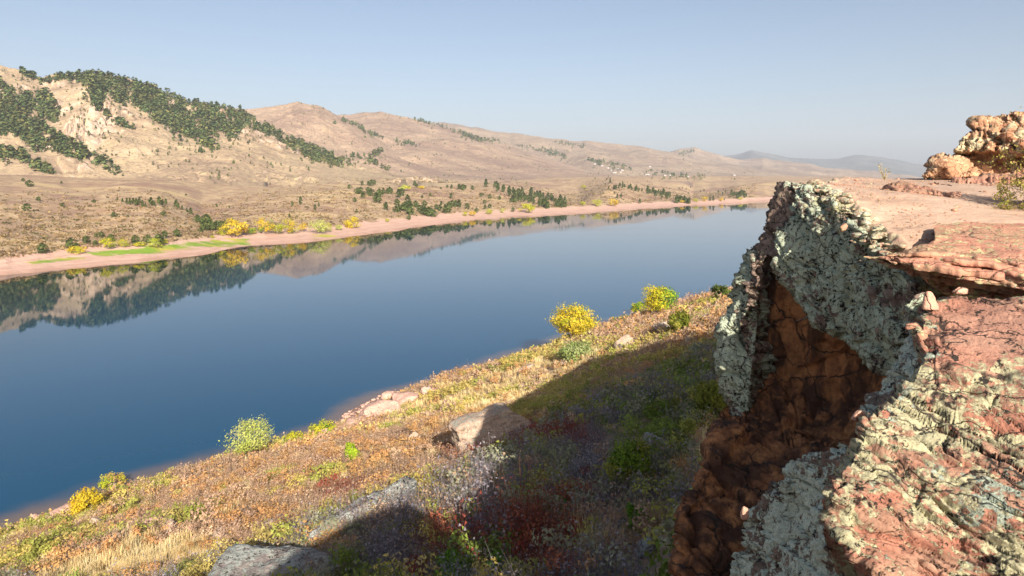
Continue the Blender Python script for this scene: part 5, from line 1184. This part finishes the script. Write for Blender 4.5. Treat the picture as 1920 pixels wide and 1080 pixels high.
def thicket():
    """leafy bush leaning in from the right edge of the ridge top"""
    r = np.random.default_rng(21); d0 = 12.0; root = bpy.data.objects.new('mahogany_bush', None); COL.objects.link(root); b0 = P(2010, 400, d0); root.location = b0
    tw, lf = Bag(), Bag()
    def grow(p, dr, L, rad, lev):
        n = 5; pts = [p]; dd = dr
        for i in range(n):
            dd = dd + r.normal(0, .16, 3); dd /= np.linalg.norm(dd); pts.append(pts[-1] + dd * L / n)
        pts = np.array(pts); tw.add(*tube(pts, np.linspace(rad, rad * .45, n + 1), 4))
        if lev < 3:
            for i in range(5 if lev else 7):
                j = r.integers(2, n + 1); q = dd + r.normal(0, .75, 3); q /= np.linalg.norm(q); grow(pts[j], q, L * r.uniform(.45, .65), rad * .5, lev + 1)
        if lev >= 2:
            m = 20 if pts[-1][2] < .55 else 4
            c = pts[r.integers(1, n + 1, m)] + r.normal(0, .035, (m, 3)); v, f = leaves(c, .021, r)
            col = np.array([(.36, .34, .07), (.28, .28, .06), (.46, .40, .10), (.20, .20, .04), (.44, .30, .12)])[r.integers(0, 5, m)]; lf.add(v, f, np.repeat(col, 4, 0))
    for k in range(8): 
        a = np.array([r.uniform(-.85, -.1), r.uniform(-.35, .35), r.uniform(.12, 1)]); a /= np.linalg.norm(a); grow(np.array([r.normal(0, .1), r.normal(0, .1), -.05]), a, r.uniform(.8, 1.3), .018, 0)
    n = NT('twig_bark'); mt = n.color((.20, .155, .12))
    link('branches', tw.mesh('branches', mt, True), root); link('foliage', lf.mesh('foliage', M['leaf']), root)
    tag(root, 'twiggy bush with small olive leaves at the right edge of the ridge top', 'bush')
thicket()
def weed():
    r = np.random.default_rng(5); root = bpy.data.objects.new('dry_weed', None); COL.objects.link(root); d = 17.0; root.location = P(1660, 340, d); st, lf = Bag(), Bag()
    for k in range(7):
        L = r.uniform(.25, .5); a = np.array([r.normal(0, .25), r.normal(0, .25), 1]); t = np.linspace(0, 1, 5)[:, None]; p = a * L * t + np.array([.05 * r.normal(), 0, 0]) * t ** 2
        st.add(*tube(p, np.linspace(.006, .003, 5), 4)); c = p[r.integers(1, 5, 10)] + r.normal(0, .025, (10, 3)); v, f = leaves(c, .022, r); lf.add(v, f, (.42, .36, .18))
    n = NT('weed_stem'); link('stem', st.mesh('stem', n.color((.35, .27, .17))), root); link('foliage', lf.mesh('foliage', M['leaf']), root)
    tag(root, 'thin dry weed sticking up on the far rim of the ridge top', 'weed')
weed()

# ------------------------------------------------------------------ shrubs that stand out on the shaded slope
GREYS = [(.30, .28, .31), (.25, .24, .28), (.34, .32, .34)]; REDS = [(.34, .07, .045), (.28, .06, .04), (.38, .12, .05)]
for k, (px, py, hp, wp, lb) in enumerate([
        (885, 955, 56, 90, 'grey leafless shrub in the middle of the shaded slope'), (965, 935, 50, 80, 'lavender grey shrub left of the vivid green plant'), (795, 985, 50, 80, 'grey shrub just below the long slab in shade'),
        (1105, 905, 60, 74, 'silvery twig shrub against the left of the large green bush'), (1010, 893, 36, 70, 'low grey shrub above the lavender grey one'), (1300, 735, 44, 60, 'dark grey shrub tucked under the cliff wall'),
        (1220, 770, 34, 56, 'grey shrub uphill of the leafy green shrub'), (900, 1025, 56, 90, 'tangled grey shrub behind the vivid green plants at the bottom'), (1100, 790, 26, 56, 'low grey shrub at the upper edge of the shade')]):
    near_tree('sagebrush_shrub', lb, px, py, hp, wp, GREYS, 820 + k, nleaf=1900, nclump=34, lsize=.035 if py > 850 else .05, low=.0, cat='shrub', bare=1, trunk=.025, group='grey shrubs on the shaded slope')
for k, (px, py, hp, wp, lb) in enumerate([
        (1010, 842, 24, 90, 'long low red sumac right of the big boulder'), (935, 862, 24, 70, 'red sumac below the big boulder'), (985, 1045, 56, 90, 'deep red sumac left of the speckled stone'), (1075, 1015, 60, 80, 'rusty red sumac below the vivid green plant'),
        (1045, 1085, 50, 90, 'dark red sumac at the bottom edge'), (790, 1085, 40, 90, 'red sumac at the bottom edge beside the flat slab')]):
    near_tree('sumac_shrub', lb, px, py, hp, wp, REDS, 840 + k, nleaf=1900, nclump=34, lsize=.035 if py > 900 else .05, low=.0, cat='shrub', trunk=.025, group='red sumac on the shaded slope')
